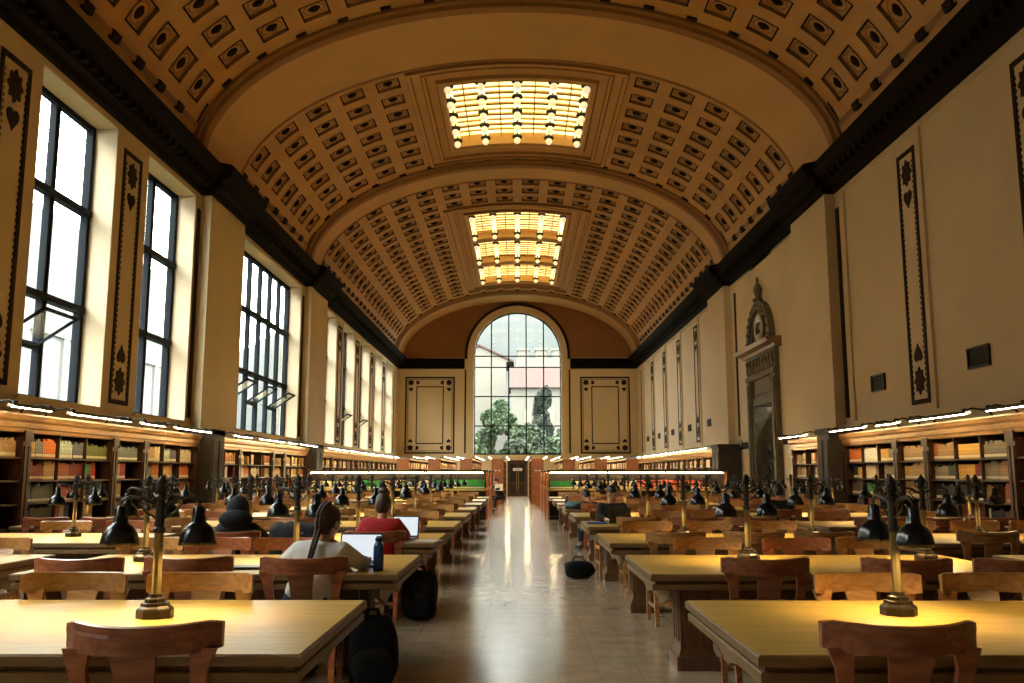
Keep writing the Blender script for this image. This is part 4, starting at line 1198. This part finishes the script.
# ------------------------------------------------------------------ people
def skinmesh(name, verts, edges, mat, parent, root=0, sub=2):
    """verts: (x,y,z,r)"""
    me = bpy.data.meshes.new(name); me.from_pydata([v[:3] for v in verts], edges, [])
    me.materials.append(mat); o = bpy.data.objects.new(name, me); COL.objects.link(o); o.parent = parent
    mod = o.modifiers.new('skin', 'SKIN'); mod.use_smooth_shade = True
    if not me.skin_vertices:
        bpy.context.view_layer.objects.active = o
    sv = me.skin_vertices
    if not sv:
        me.attributes  # layer is created with the modifier in 4.5
    sv = me.skin_vertices[0].data
    for i, v in enumerate(verts):
        r = v[3]; sv[i].radius = r if isinstance(r, tuple) else (r, r)
        sv[i].use_root = (i == root)
    s = o.modifiers.new('sub', 'SUBSURF'); s.levels = sub; s.render_levels = sub
    return o
class Sk:
    def __init__(s): s.v = []; s.e = []
    def p(s, co, r, frm=None):
        s.v.append((*co, r)); i = len(s.v)-1
        if frm is not None: s.e.append((frm, i))
        return i
def person(loc, rz, label, top, bottom, hair, lean=0.12, hands=((-0.13, 0.52, 0.80), (0.13, 0.52, 0.80)), headpos=(0, 0.16, 1.13), headpitch=0.35, sleeve=True, style='short', bulk=0.030, seat=0.46, legs='sit', headyaw=0.0, hip_dy=0.0):
    r = empty('person', loc, rz); tag(r, label, 'person')
    hx, hy, hz = headpos
    sh_z = hz-0.25; ch = (hx*0.6, hy*0.72, hz-0.285); neck = (hx*0.9, hy*0.85, hz-0.13)
    pel = (0, -0.08+hip_dy, seat+0.10); bel = ((pel[0]+ch[0])/2, (pel[1]+ch[1])/2-0.02, (pel[2]+ch[2])/2)
    def build(dr, part):
        k = Sk(); d2 = dr-0.02 if part == 'body' else dr; da = d2 if part == 'body' else min(dr, 0.016)
        ip = k.p(pel, (0.15+d2, 0.125+d2)); ib = k.p(bel, (0.125+d2, 0.105+d2), ip); ic = k.p(ch, (0.15+d2, 0.105+d2), ib)
        it = k.p((ch[0], ch[1]+0.0, ch[2]+0.10), (0.11+d2, 0.085+d2), ic)
        if part in ('body',): n_ = k.p(neck, 0.052, it)
        else: k.p((neck[0], neck[1]-0.012, neck[2]-0.025), 0.066, it)
        for s_, hd in ((-1, hands[0]), (1, hands[1])):
            shd = (ch[0]+s_*0.155, ch[1]+0.0, ch[2]+0.095)
            a = k.p(shd, 0.060+da, it)
            el = ((shd[0]+hd[0])/2+s_*0.07, (shd[1]+hd[1])/2-0.02, min((shd[2]+hd[2])/2-0.06, 0.86 if hd[2] > 0.7 else 9))
            m_ = k.p(tuple((shd[i]+el[i])/2 for i in range(3)), 0.05+da, a)
            b = k.p(el, 0.042+da, m_)
            wr = tuple(el[i]+(hd[i]-el[i])*0.9 for i in range(3))
            w_ = k.p(wr, 0.028+min(dr, 0.014), b)
            if part == 'body':
                d = Vector((hd[0]-el[0], hd[1]-el[1], 0)).normalized(); side = Vector((d.y, -d.x, 0))
                palm = k.p(tuple(Vector(hd)+d*0.03), (0.032, 0.016), w_)
                pv = Vector(hd)+d*0.03
                for q, (o_, ln) in enumerate(((-0.028, 0.065), (-0.010, 0.078), (0.009, 0.074), (0.026, 0.058))):
                    f0 = pv+d*0.035+side*o_; f1 = f0+d*ln*0.5+Vector((0, 0, 0.008)); f2 = f0+d*ln+Vector((0, 0, -0.012))
                    i0 = k.p(tuple(f0), 0.0095, palm); i1 = k.p(tuple(f1), 0.009, i0); k.p(tuple(f2), 0.0078, i1)
                t0 = pv-d*0.01-side*s_*0.035; t1 = t0+d*0.035-side*s_*0.018
                i0 = k.p(tuple(t0), 0.011, palm); k.p(tuple(t1), 0.009, i0)
        if part != 'top':
            pass
        for s_ in (-1, 1):
            if part == 'top': break
            h_ = k.p((s_*0.09, pel[1]+0.04, pel[2]-0.03), 0.085, ip)
            kn = k.p((s_*0.12, pel[1]+0.44, pel[2]-0.05), 0.062, h_)
            ank = k.p((s_*0.11, pel[1]+0.46, 0.09), 0.040, kn)
            toe = k.p((s_*0.12, pel[1]+0.62, 0.045), (0.042, 0.032), ank)
        return k
    k = build(0.0, 'body'); body = skinmesh('body', k.v, k.e, M['skin'], r)
    k = build(bulk, 'top'); skinmesh('top_garment', k.v, k.e, M[top], r)
    # trousers
    k = Sk(); ip = k.p((pel[0], pel[1], pel[2]), (0.168, 0.142)); k.p((bel[0], bel[1], bel[2]-0.04), (0.13, 0.11), ip)
    for s_ in (-1, 1):
        h_ = k.p((s_*0.09, pel[1]+0.04, pel[2]-0.03), 0.098, ip); kn = k.p((s_*0.12, pel[1]+0.44, pel[2]-0.05), 0.075, h_); k.p((s_*0.11, pel[1]+0.46, 0.12), 0.052, kn)
    skinmesh('trousers', k.v, k.e, M[bottom], r)
    sh = MB()
    for s_ in (-1, 1):
        sh.sph((s_*0.12, pel[1]+0.55, 0.047), (0.052, 0.14, 0.046), M['iron'], 12, 8)
    sh.build('shoes', r)
    # head (added into its own mesh with face), tilted
    T = TR(hx, hy, hz) @ RZ(headyaw) @ RX(-headpitch)
    h = MB()
    vs = []; fs = []; n, mm = 20, 14
    for j in range(mm+1):
        t = -PI/2+PI*j/mm
        for q in range(n):
            a = 2*PI*q/n; x = 0.076*math.cos(t)*math.cos(a); y = 0.096*math.cos(t)*math.sin(a); z = 0.118*math.sin(t)
            if z < 0: x *= 1-0.25*(-z/0.118); y = y*(1-0.18*(-z/0.118))+0.015*(-z/0.118)
            if y < 0 and z < -0.03: y *= 0.8
            vs.append((x, y, z))
    for j in range(mm):
        for q in range(n): a = j*n+q; b = j*n+(q+1) % n; fs.append((a, b, b+n, a+n))
    h.add(vs, fs, M['skin'], True, T)
    h.add([(-0.013, 0.088, 0.0), (0.013, 0.088, 0.0), (0.017, 0.086, -0.03), (-0.017, 0.086, -0.03), (0, 0.118, -0.028), (0, 0.094, 0.012)], [(0, 5, 4, 3), (5, 1, 2, 4), (3, 4, 2)], M['skin'], True, T)
    for s_ in (-1, 1):
        h.sph((s_*0.076, -0.005, -0.005), (0.012, 0.022, 0.032), M['skin'], 8, 6, T)
        h.sph((s_*0.030, 0.083, 0.008), (0.014, 0.010, 0.008), M['eye'], 8, 6, T); h.sph((s_*0.030, 0.091, 0.007), 0.0055, M['iron'], 8, 6, T)
        h.box(s_*0.03-0.017, s_*0.03+0.017, 0.086, 0.094, 0.026, 0.032, M['hairblack'], T)
    h.sph((0, 0.083, -0.055), (0.022, 0.010, 0.007), M['lip'], 10, 6, T)
    h.lathe([(0.050, -0.20), (0.048, -0.10), (0.05, -0.06)], 12, M['skin'], T)
    h.build('head', r)
    hb = MB(); H = M[hair]
    def cap(sx, sy, sz, cut):
        vs = []; fs = []; n, mm = 22, 14
        for j in range(mm+1):
            t = -PI/2+PI*j/mm
            for q in range(n):
                a = 2*PI*q/n; x = sx*math.cos(t)*math.cos(a); y = sy*math.cos(t)*math.sin(a)-0.008; z = sz*math.sin(t)+0.012
                w = 1+0.02*math.sin(9*a+3*t)
                vs.append((x*w, y*w, z))
        for j in range(mm):
            for q in range(n):
                a = j*n+q; b = j*n+(q+1) % n
                c = [sum(vs[i][d] for i in (a, b, b+n, a+n))/4 for d in range(3)]
                if c[1] > 0.03 and c[2] < 0.055+(c[1]-0.03)*0.3: continue
                if c[2] < cut and c[1] > -0.03: continue
                if c[2] < cut-0.06: continue
                fs.append((a, b, b+n, a+n))
        hb.add(vs, fs, H, True, T)
    cap(0.086, 0.108, 0.125, -0.02 if style == 'short' else -0.04)
    if style == 'braid':
        # french braid from crown to nape then over the back
        path = [(0, -0.06, 0.12), (0, -0.10, 0.075), (0, -0.118, 0.02), (0, -0.105, -0.04), (0, -0.085, -0.08)]
        iT = T.inverted(); path += [tuple(iT @ Vector((ch[0]-0.01, ch[1]-0.15, ch[2]+0.12))), tuple(iT @ Vector((ch[0]-0.03, ch[1]-0.165, ch[2]+0.03))), tuple(iT @ Vector((ch[0]-0.05, ch[1]-0.17, ch[2]-0.05)))]
        wp = [T @ Vector(p) for p in path]; seq = []
        for a, b in zip(wp, wp[1:]):
            n_ = max(1, round((b-a).length/0.022)); seq += [a.lerp(b, q/n_) for q in range(n_)]
        seq.append(wp[-1])
        for i, p in enumerate(seq):
            w = 0.030-0.012*i/len(seq)
            for s_ in (-1, 1): hb.sph((p.x+s_*w*0.45, p.y, p.z), (w*0.62, w*0.75, w*0.85), H, 8, 6)
        hb.tube([T @ Vector(path[-1]), Vector((ch[0]-0.055, ch[1]-0.17, ch[2]-0.11))], [0.010, 0.003], H, 8)
    if style == 'bun': hb.sph((0, -0.045, 0.135), (0.052, 0.050, 0.042), H, 14, 10, T)
    if style == 'hood': hb.sph((0, -0.02, 0.0), (0.115, 0.125, 0.15), M['blackcloth'], 18, 12, T); hb.sph((0, -0.07, -0.11), (0.17, 0.12, 0.10), M['blackcloth'], 16, 10, T)
    hb.build('hair', r)
    return r

girl = person((-1.45, 6.36, 0), -0.10, 'person in a pale grey sweater with a long braid, seated at a laptop', 'grey', 'jeans', 'hairbrown',
              hands=((-0.30, 0.44, 0.815), (0.27, 0.52, 0.815)), headpos=(0.075, 0.20, 1.10), headpitch=0.4, style='braid', bulk=0.042, headyaw=-0.35)
red = person((-1.40, 9.16, 0), 0.0, 'person in a red top with hair in a bun, seated with back turned', 'red', 'jeans', 'hairbrown',
             hands=((-0.2, 0.50, 0.80), (0.2, 0.50, 0.80)), headpos=(0.03, 0.16, 1.13), headpitch=0.35, style='bun')
man = person((1.38, 13.46, 0), PI, 'man in a black top with short dark hair facing the aisle behind a dark laptop', 'blackcloth', 'jeans', 'hairblack',
             hands=((-0.12, 0.50, 0.80), (0.12, 0.50, 0.80)), headpos=(0, 0.12, 1.16), headpitch=0.55, style='short')
dk = person((-2.80, 9.14, 0), 0.1, 'person in a dark hooded coat seated with back turned, left of the red top', 'blackcloth', 'blackcloth', 'hairblack',
            hands=((-0.2, 0.50, 0.80), (0.2, 0.50, 0.80)), headpos=(-0.02, 0.12, 1.08), headpitch=0.3, style='hood')
tank = person((1.50, 17.55, 0), 0.5, 'person with dark hair slumped forward over a table just right of the aisle', 'blackcloth', 'jeans', 'hairblack',
              hands=((-0.35, 0.55, 0.80), (0.2, 0.5, 0.80)), headpos=(0.0, 0.34, 1.02), headpitch=0.8, style='short')
rd = person((4.25, 14.74, 0), 0.0, 'person in black seated with back turned in the right-hand tables', 'blackcloth', 'blackcloth', 'hairblack',
            hands=((-0.2, 0.50, 0.80), (0.2, 0.50, 0.80)), headpos=(0, 0.12, 1.16), headpitch=0.3, style='short')
far = person((-0.68, 35.4, 0), -PI/2-0.5+PI/2+PI*0.9, 'person in black reading a newspaper at the end of the left counter', 'blackcloth', 'blackcloth', 'hairblack',
             hands=((-0.15, 0.42, 0.86), (0.15, 0.42, 0.86)), headpos=(0, 0.2, 1.14), headpitch=0.5, style='short')
st = MB(); st.lathe([(0.17, 0.44), (0.18, 0.455), (0.17, 0.47)], 16, M['case'], TR(-0.68, 35.4, 0))
for k in range(4):
    a = PI/4+k*PI/2; st.tube([(-0.68+0.12*math.cos(a), 35.4+0.12*math.sin(a), 0.44), (-0.68+0.18*math.cos(a), 35.4+0.18*math.sin(a), 0)], 0.016, M['case'], 6)
o = st.build('stool'); tag(o, 'small round wooden stool under the reader at the far counter', 'stool')
m = MB(); m.add([(-0.26, 0, 0), (0, 0.05, 0), (0.26, 0, 0), (-0.26, 0.08, 0.34), (0, 0.11, 0.34), (0.26, 0.08, 0.34), (-0.26, 0.005, 0.0), (0, 0.055, 0.0), (0.26, 0.005, 0.0), (-0.26, 0.085, 0.34), (0, 0.115, 0.34), (0.26, 0.085, 0.34)],
               [(0, 1, 4, 3), (1, 2, 5, 4), (9, 10, 7, 6), (10, 11, 8, 7), (0, 3, 9, 6), (2, 8, 11, 5)], M['paper'])
o = m.build('newspaper', loc=(-0.72, 34.98, 0.80)); o.scale = (0.6, 1, 0.75); tag(o, 'open newspaper held by the reader at the far counter', 'newspaper')

# ------------------------------------------------------------------ small things
TT = 0.762
def laptop(x, y, rz, label, shell, tilt=1.85, w=0.33):
    r = empty('laptop', (x, y, TT), rz); tag(r, label, 'laptop')
    b = MB(); b.bbox(-w/2, w/2, -0.11, 0.11, 0, 0.016, shell, 0.003); b.box(-w/2+0.03, w/2-0.03, -0.02, 0.09, 0.016, 0.018, M['iron']); b.box(-0.05, 0.05, -0.095, -0.035, 0.016, 0.017, M['laptop']); b.build('keyboard_base', r)
    T = TR(0, 0.11, 0.012) @ RX(PI/2-tilt+0.0)   # lid leans back
    l = MB(); l.bbox(-w/2, w/2, -0.004, 0.006, 0, 0.225, shell, 0.003, T); lo = l.build('lid', r)
    s = MB(); s.box(-w/2+0.012, w/2-0.012, -0.007, -0.0045, 0.018, 0.213, M['screen'], T); s.build('screen', lo)
    return r
laptop(-1.22, 6.95, -0.08, 'open laptop with lit screen in front of the grey sweater', M['laptop'])
laptop(-1.22, 9.74, -0.12, 'open laptop with white lit screen beside the red top', M['laptop'], 1.75, 0.29)
laptop(1.42, 12.86, PI, 'dark open laptop seen from behind in front of the man', M['laptop'], 1.95, 0.29)
# bottles
def bottle(x, y, mat, h, label):
    r = empty('water_bottle', (x, y, TT)); tag(r, label, 'bottle')
    b = MB(); b.lathe([(0.034, 0), (0.038, 0.006), (0.038, h*0.68), (0.034, h*0.76), (0.024, h*0.83), (0.022, h*0.86)], 20, mat); b.build('body', r)
    c = MB(); c.lathe([(0.026, h*0.85), (0.026, h*0.95), (0.020, h*0.97), (0.01, h*0.98)], 16, M['iron']); c.tube([(-0.02, 0, h*0.95), (-0.012, 0, h), (0.012, 0, h), (0.02, 0, h*0.95)], 0.004, M['iron'], 6); c.build('cap', r)
bottle(-1.0, 6.62, M['bluebottle'], 0.24, 'dark blue water bottle on the table beside the laptop')
bottle(1.02, 19.0, M['bluebottle'], 0.22, 'small dark bottle on the far right table')
# flat dark tablet / notebook
r = empty('notebook', (-2.0, 6.75, TT), 0.15); tag(r, 'closed black notebook lying on the table left of the grey sweater', 'notebook')
m = MB(); m.bbox(-0.15, 0.15, -0.1, 0.1, 0, 0.012, M['iron'], 0.003); m.build('cover', r); m = MB(); m.box(-0.14, 0.146, -0.094, 0.094, 0.012, 0.018, M['laptop']); m.build('pages', r)
m = MB(); m.box(-0.11, 0.11, -0.15, 0.15, 0, 0.002, M['paper']); m.box(-0.02, 0.2, -0.17, 0.12, 0.002, 0.004, M['paper'], RZ(-0.3)); o = m.build('loose_papers', loc=(-1.0, 9.5, TT)); tag(o, 'loose white papers on the table beside the white screened laptop', 'papers')
m = MB(); m.bbox(-0.14, 0.14, -0.1, 0.1, 0, 0.02, M['blueaccent'], 0.003); o = m.build('folder', loc=(1.10, 12.72, TT)); tag(o, 'blue folder on the table beside the man in black', 'folder')
m = MB(); m.bbox(-0.12, 0.12, -0.09, 0.09, 0, 0.05, M['paper'], 0.004); o = m.build('open_book', loc=(-2.66, 9.95, TT)); tag(o, 'white book lying on the table before the person in dark clothes', 'book')

# bags
def blob(sx, sy, sz, mat, c=(0, 0, 0), e=0.55, seed=0):
    m = MB(); rg = random.Random(seed); n, q = 22, 16; vs = []; fs = []
    ph = [rg.uniform(0, 6) for _ in range(6)]
    for j in range(q+1):
        t = -PI/2+PI*j/q
        for k in range(n):
            a = 2*PI*k/n
            f = lambda v: abs(v)**e*(1 if v > 0 else -1)
            x = f(math.cos(t))*f(math.cos(a)); y = f(math.cos(t))*f(math.sin(a)); z = f(math.sin(t))
            w = 1+0.05*math.sin(3*a+ph[0]+4*t)+0.04*math.sin(5*a+ph[1]-3*t)
            vs.append((c[0]+sx*x*w, c[1]+sy*y*w, c[2]+sz*z))
    for j in range(q):
        for k in range(n): a = j*n+k; b = j*n+(k+1) % n; fs.append((a, b, b+n, a+n))
    m.add(vs, fs, mat, True); return m
def backpack(x, y, rz, label, s=1.0):
    r = empty('backpack', (x, y, 0), rz); tag(r, label, 'bag')
    m = blob(0.17*s, 0.12*s, 0.24*s, M['bag'], (0, 0, 0.24*s), seed=int(x*10)+3); m.build('main_body', r)
    m = blob(0.13*s, 0.05*s, 0.12*s, M['bag'], (0, -0.13*s, 0.16*s), seed=5); m.build('front_pocket', r)
    for sg in (-1, 1):
        m = MB(); m.tube([(sg*0.08*s, 0.1*s, 0.44*s), (sg*0.10*s, 0.17*s, 0.38*s), (sg*0.10*s, 0.18*s, 0.2*s), (sg*0.12*s, 0.12*s, 0.05*s)], 0.018*s, M['bag'], 8); m.build('strap', r)
    m = MB(); m.tube([(-0.05*s, 0, 0.46*s), (-0.03*s, 0, 0.52*s), (0.03*s, 0, 0.52*s), (0.05*s, 0, 0.46*s)], 0.012*s, M['bag'], 8); m.build('grab_handle', r)
backpack(-1.0, 6.42, 0.2, 'large black backpack on the floor under the second left table end', 1.0)
backpack(-0.98, 9.32, -0.1, 'black backpack on the floor at the end of the third left table', 1.0)
r = empty('duffel_bag', (0.86, 12.95, 0), 0.2); tag(r, 'small black duffel bag on the floor right of the aisle', 'bag')
m = blob(0.21, 0.13, 0.12, M['bag'], (0, 0, 0.12), e=0.7, seed=9); m.build('main_body', r)
m = MB(); m.tube([(-0.1, 0, 0.22), (-0.06, 0.02, 0.29), (0.06, 0.02, 0.29), (0.1, 0, 0.22)], 0.01, M['bag'], 8); m.build('handle', r)
# coat over a chair
def coat(x, y, label, mat, w=0.29):
    m = MB(); n = 18; vs = []; fs = []
    prof = [(-0.085, 0.50), (-0.095, 0.62), (-0.085, 0.78), (-0.07, 0.91), (0.0, 0.965), (0.07, 0.91), (0.09, 0.78), (0.10, 0.62)]
    q = len(prof)
    for i in range(n+1):
        u = -w+2*w*i/n; e = (u/w)**2
        for j, (dy, z) in enumerate(prof):
            wob = 0.012*math.sin(i*1.7+j); vs.append((u*(1+0.03*math.sin(j*2+i)), dy+wob+0.09*e*0.3, z-0.02*e+wob))
    for i in range(n):
        for j in range(q-1): a = i*q+j; fs.append((a, a+1, a+q+1, a+q))
    m.add(vs, fs, mat, True)
    o = m.build('coat', loc=(x, y, 0)); so = o.modifiers.new('th', 'SOLIDIFY'); so.thickness = 0.02; tag(o, label, 'coat'); return o
ck = CHAIRS.get((('left', 'inner', 1, 'far'), 0))
k3 = CHAIRS[(('left', 'inner', 2, 'near'), 1)]
coat(k3.location.x, k3.location.y-0.28, 'black coat draped over a chair back behind the braided hair', M['blackcloth'])
m = blob(0.16, 0.22, 0.07, M['teal'], (0, 0, 0.07), e=0.8, seed=21); o = m.build('jacket', loc=(1.12, 18.3, TT)); tag(o, 'crumpled teal jacket on the table beside the slumped person', 'jacket')

# ------------------------------------------------------------------ outside
def build_outside():
    m = MB(); m.box(-260, 260, -60, 900, -6.2, -6, pmat('outside_ground', (0.022, 0.034, 0.018), 0.9)); struct(m.build('outside_ground'))
    # white building seen through the side windows
    Wm = pmat('pale_facade', (0.105, 0.11, 0.112), 0.9); Wd = pmat('facade_window', (0.10, 0.11, 0.115), 0.6)
    r = empty('neighbour_building', (-48, 30, -6)); tag(r, 'pale building seen through the tall side windows', 'building')
    m = MB(); m.box(-4, 0, -80, 90, 0, 34, Wm); m.box(-4, 0.4, -80, 90, 21.5, 22.5, Wm)
    for y in range(-80, 90, 8): m.box(0, 0.35, y-0.6, y+0.6, 0, 21.5, Wm)
    m.build('facade', r)
    for y in range(-76, 86, 8):
        for z in (8, 14):
            w = MB(); w.box(0, 0.06, y-1.1, y+1.1, z, z+3.4, Wd); w.box(0.06, 0.12, y-0.05, y+0.05, z, z+3.4, Wm); w.box(0.06, 0.12, y-1.1, y+1.1, z+1.6, z+1.7, Wm); w.build('window', r)
    # hillside far beyond the arched window
    H = pmat('hazy_hillside', (0.0105, 0.015, 0.0145), 1.0, var=0.25, scale=0.05)
    m = MB(); vs = []; fs = []; nx, ny = 60, 12
    rg = random.Random(3)
    for j in range(ny+1):
        for i in range(nx+1):
            x = -300+600*i/nx; t = j/ny; y = 300+300*t
            z = -6+ (118+14*math.sin(x*0.018+2)+8*math.sin(x*0.05)+0.10*x)*math.sin(t*PI/2)**0.9 + rg.uniform(-2, 2)
            vs.append((x, y, z))
    for j in range(ny):
        for i in range(nx): a = j*(nx+1)+i; fs.append((a, a+1, a+nx+2, a+nx+1))
    m.add(vs, fs, H, True); struct(m.build('hills'))
    Bm = pmat('white_hall_wall', (0.085, 0.08, 0.068), 0.9); Rf = pmat('red_tile_roof', (0.040, 0.017, 0.015), 0.9)
    r = empty('gabled_hall', (-6.5, 150, -6)); tag(r, 'white gabled building beyond the arched window, upper left', 'building')
    m = MB(); m.box(-7.5, 4.6, 0, 14, 0, 26, Bm); m.build('wall', r)
    m = MB(); m.prism([(-5.5, 26), (5.5, 26), (0, 28.6)], 'y', 0, 14, Bm); m.build('gable', r)
    m = MB(); m.prism([(-5.9, 25.9), (0, 28.7), (5.9, 25.9), (5.9, 26.2), (0, 29.0), (-5.9, 26.2)], 'y', -0.4, 14.4, Rf); m.build('roof', r)
    r = empty('red_roofed_wing', (8, 135, -6)); tag(r, 'white wing with long red tiled roof beyond the arched window', 'building')
    m = MB(); m.box(-9, 14, 0, 10, 0, 20.4, Bm); m.build('wall', r)
    m = MB(); m.prism([(-0.8, 20.2), (10.8, 20.2), (7.0, 23.6), (3.2, 23.6)], 'x', -9.3, 14.5, Rf); m.build('roof', r)
    for x in (-6.5, -3, 0.5, 4):
        w = MB(); w.box(x-0.6, x+0.6, -0.1, 0, 14, 17, Bm); w.box(x-0.5, x+0.5, -0.14, -0.1, 14.1, 16.9, M['stone']); w.build('window', r)
    r = empty('chimney_block', (5, 150, -6)); tag(r, 'pale rooftop block with chimneys behind the red roof', 'building')
    m = MB(); m.box(-5.2, 12, 0, 6, 0, 26.6, Bm); m.build('wall', r)
    for x in (-4.0, -1.0, 1.8, 4.4): c = MB(); c.box(x-0.9, x+0.9, 0.5, 3, 26.5, 28.2, Bm); c.box(x-1.05, x+1.05, 0.3, 3.2, 28.0, 28.4, Bm); c.build('chimney', r)
    # trees
    def tree(x, y, zc, rx, rz, label, col, n, seed):
        rg = random.Random(seed)
        r = empty('tree', (x, y, -6)); tag(r, label, 'tree', 'trees beyond the arched window')
        m = MB(); m.tube([(0, 0, 0), (0.2, 0, zc+6-rz*0.4)], [0.4, 0.2], M['case'], 8); m.build('trunk', r)
        m = MB(); vs = []; fs = []; lobes = []
        for i in range(14):
            u = rg.uniform(-0.75, 0.75); a = rg.uniform(0, 2*PI); k_ = (1-abs(u))**0.6*0.62
            lobes.append((rx*k_*math.cos(a), rx*k_*math.sin(a), rz*u, rx*rg.uniform(0.3, 0.5)*(1.15-0.5*max(0, u)), rz*rg.uniform(0.2, 0.3)))
        lobes.append((0, 0, rz*0.7, rx*0.3, rz*0.3))
        for i in range(n):
            u = rg.uniform(-1, 1); a = rg.uniform(0, 2*PI); q = rg.uniform(0.55, 1.0); s = math.sqrt(1-u*u)
            lb_ = lobes[rg.randrange(len(lobes))]
            p = Vector((lb_[0]+lb_[3]*q*s*math.cos(a), lb_[1]+lb_[3]*q*s*math.sin(a), zc+6+lb_[2]+lb_[4]*q*u)); sz = rg.uniform(0.14, 0.30)
            d1 = Vector((rg.uniform(-1, 1), rg.uniform(-1, 1), rg.uniform(-1, 1))).normalized()*sz
            d2 = d1.cross(Vector((rg.uniform(-1, 1), rg.uniform(-1, 1), rg.uniform(-1, 1)))).normalized()*sz
            b = len(vs); vs += [p-d1, p+d2, p+d1, p-d2]; fs.append((b, b+1, b+2, b+3))
        m.add(vs, fs, col); m.build('crown', r)
    G1 = pmat('dark_leaves', (0.014, 0.024, 0.010), 0.8, var=0.3, scale=2); G2 = pmat('mid_leaves', (0.022, 0.040, 0.015), 0.8, var=0.3, scale=2); G3 = pmat('conifer_leaves', (0.013, 0.020, 0.014), 0.8)
    k = 0
    for x, y, zc, rx, rz, c, lb in ((-6.6, 92, 2.6, 2.6, 3.4, G1, 'round dark green tree low in the arched window, far left'), (-1.9, 90, 4.8, 2.2, 4.0, G2, 'bushy mid green tree low in the arched window, left of centre'),
                                 (1.6, 96, 3.2, 2.4, 3.4, G1, 'dark green tree low in the middle of the arched window'), (5.4, 90, 2.8, 2.4, 3.4, G2, 'green shrubby tree low in the arched window, right side'), (9.6, 96, 3.4, 2.4, 4.0, G1, 'dark tree low in the arched window at its right edge'), (-11.2, 96, 3.2, 2.4, 3.6, G2, 'tree beyond the left edge of the arched window'),
                                 (-4.3, 84, 2.0, 2.6, 3.0, G2, 'low leafy green shrub tree in front, lower left of the arched window'), (-0.4, 83, 1.8, 2.6, 2.8, G1, 'low dark shrub tree in front, bottom centre of the arched window'),
                                 (0.9, 87, 3.0, 2.6, 3.2, G2, 'low green shrub tree filling the gap between the round tree and the conifer'), (3.4, 84, 1.8, 2.6, 3.0, G2, 'low bright shrub tree in front, lower right of the arched window'), (7.0, 86, 2.4, 2.6, 3.0, G1, 'low dark shrub tree in front, bottom right corner of the arched window'),
                                 (3.0, 104, 6.6, 1.4, 4.8, G3, 'tall narrow conifer rising right of centre in the arched window')):
        tree(x, y, zc, rx, rz, lb, c, 9000, k); k += 1
build_outside()

# ------------------------------------------------------------------ roof shell so that no daylight leaks around the vault
mb = MB()
mb.box(-W-0.6, W+0.6, YN-0.6, YB+0.6, 14.2, 14.4, M['dark'])
mb.box(-W-0.62, -W-0.55, YN-0.3, YB+0.6, 9.4, 14.3, M['dark']); mb.box(W+0.55, W+0.62, YN-0.3, YB+0.6, 9.4, 14.3, M['dark'])
mb.box(-W-0.6, W+0.6, YN-0.62, YN-0.56, 13.5, 14.3, M['dark']); mb.box(-W-0.6, W+0.6, YB+0.55, YB+0.62, 13.5, 14.3, M['dark'])
struct(mb.build('roof'))

# ------------------------------------------------------------------ world, camera, view
w = bpy.data.worlds.new('overcast'); SC.world = w; w.use_nodes = True
bg = w.node_tree.nodes['Background']; bg.inputs['Color'].default_value = (1.0, 0.97, 0.91, 1); bg.inputs['Strength'].default_value = 13.5
cam = bpy.data.cameras.new('camera'); co = bpy.data.objects.new('camera', cam); COL.objects.link(co)
cam.sensor_width = 36; cam.lens = 36*900/1024; cam.clip_end = 2000; cam.clip_start = 0.05
co.location = (0, 0, 1.45); co.rotation_euler = (PI/2+math.atan(132/900), 0, math.atan(5.5/900))
SC.camera = co
SC.view_settings.view_transform = 'Standard'; SC.view_settings.look = 'None'; SC.view_settings.gamma = 1; SC.view_settings.use_curve_mapping = False
SC.view_settings.exposure = 0.82
SC.cycles.use_denoising = True
SC.cycles.max_bounces = 8; SC.cycles.diffuse_bounces = 5; SC.cycles.glossy_bounces = 3; SC.cycles.transparent_max_bounces = 8
SC.cycles.sample_clamp_indirect = 6.0; SC.cycles.blur_glossy = 0.5
SC.cycles.caustics_reflective = False; SC.cycles.caustics_refractive = False
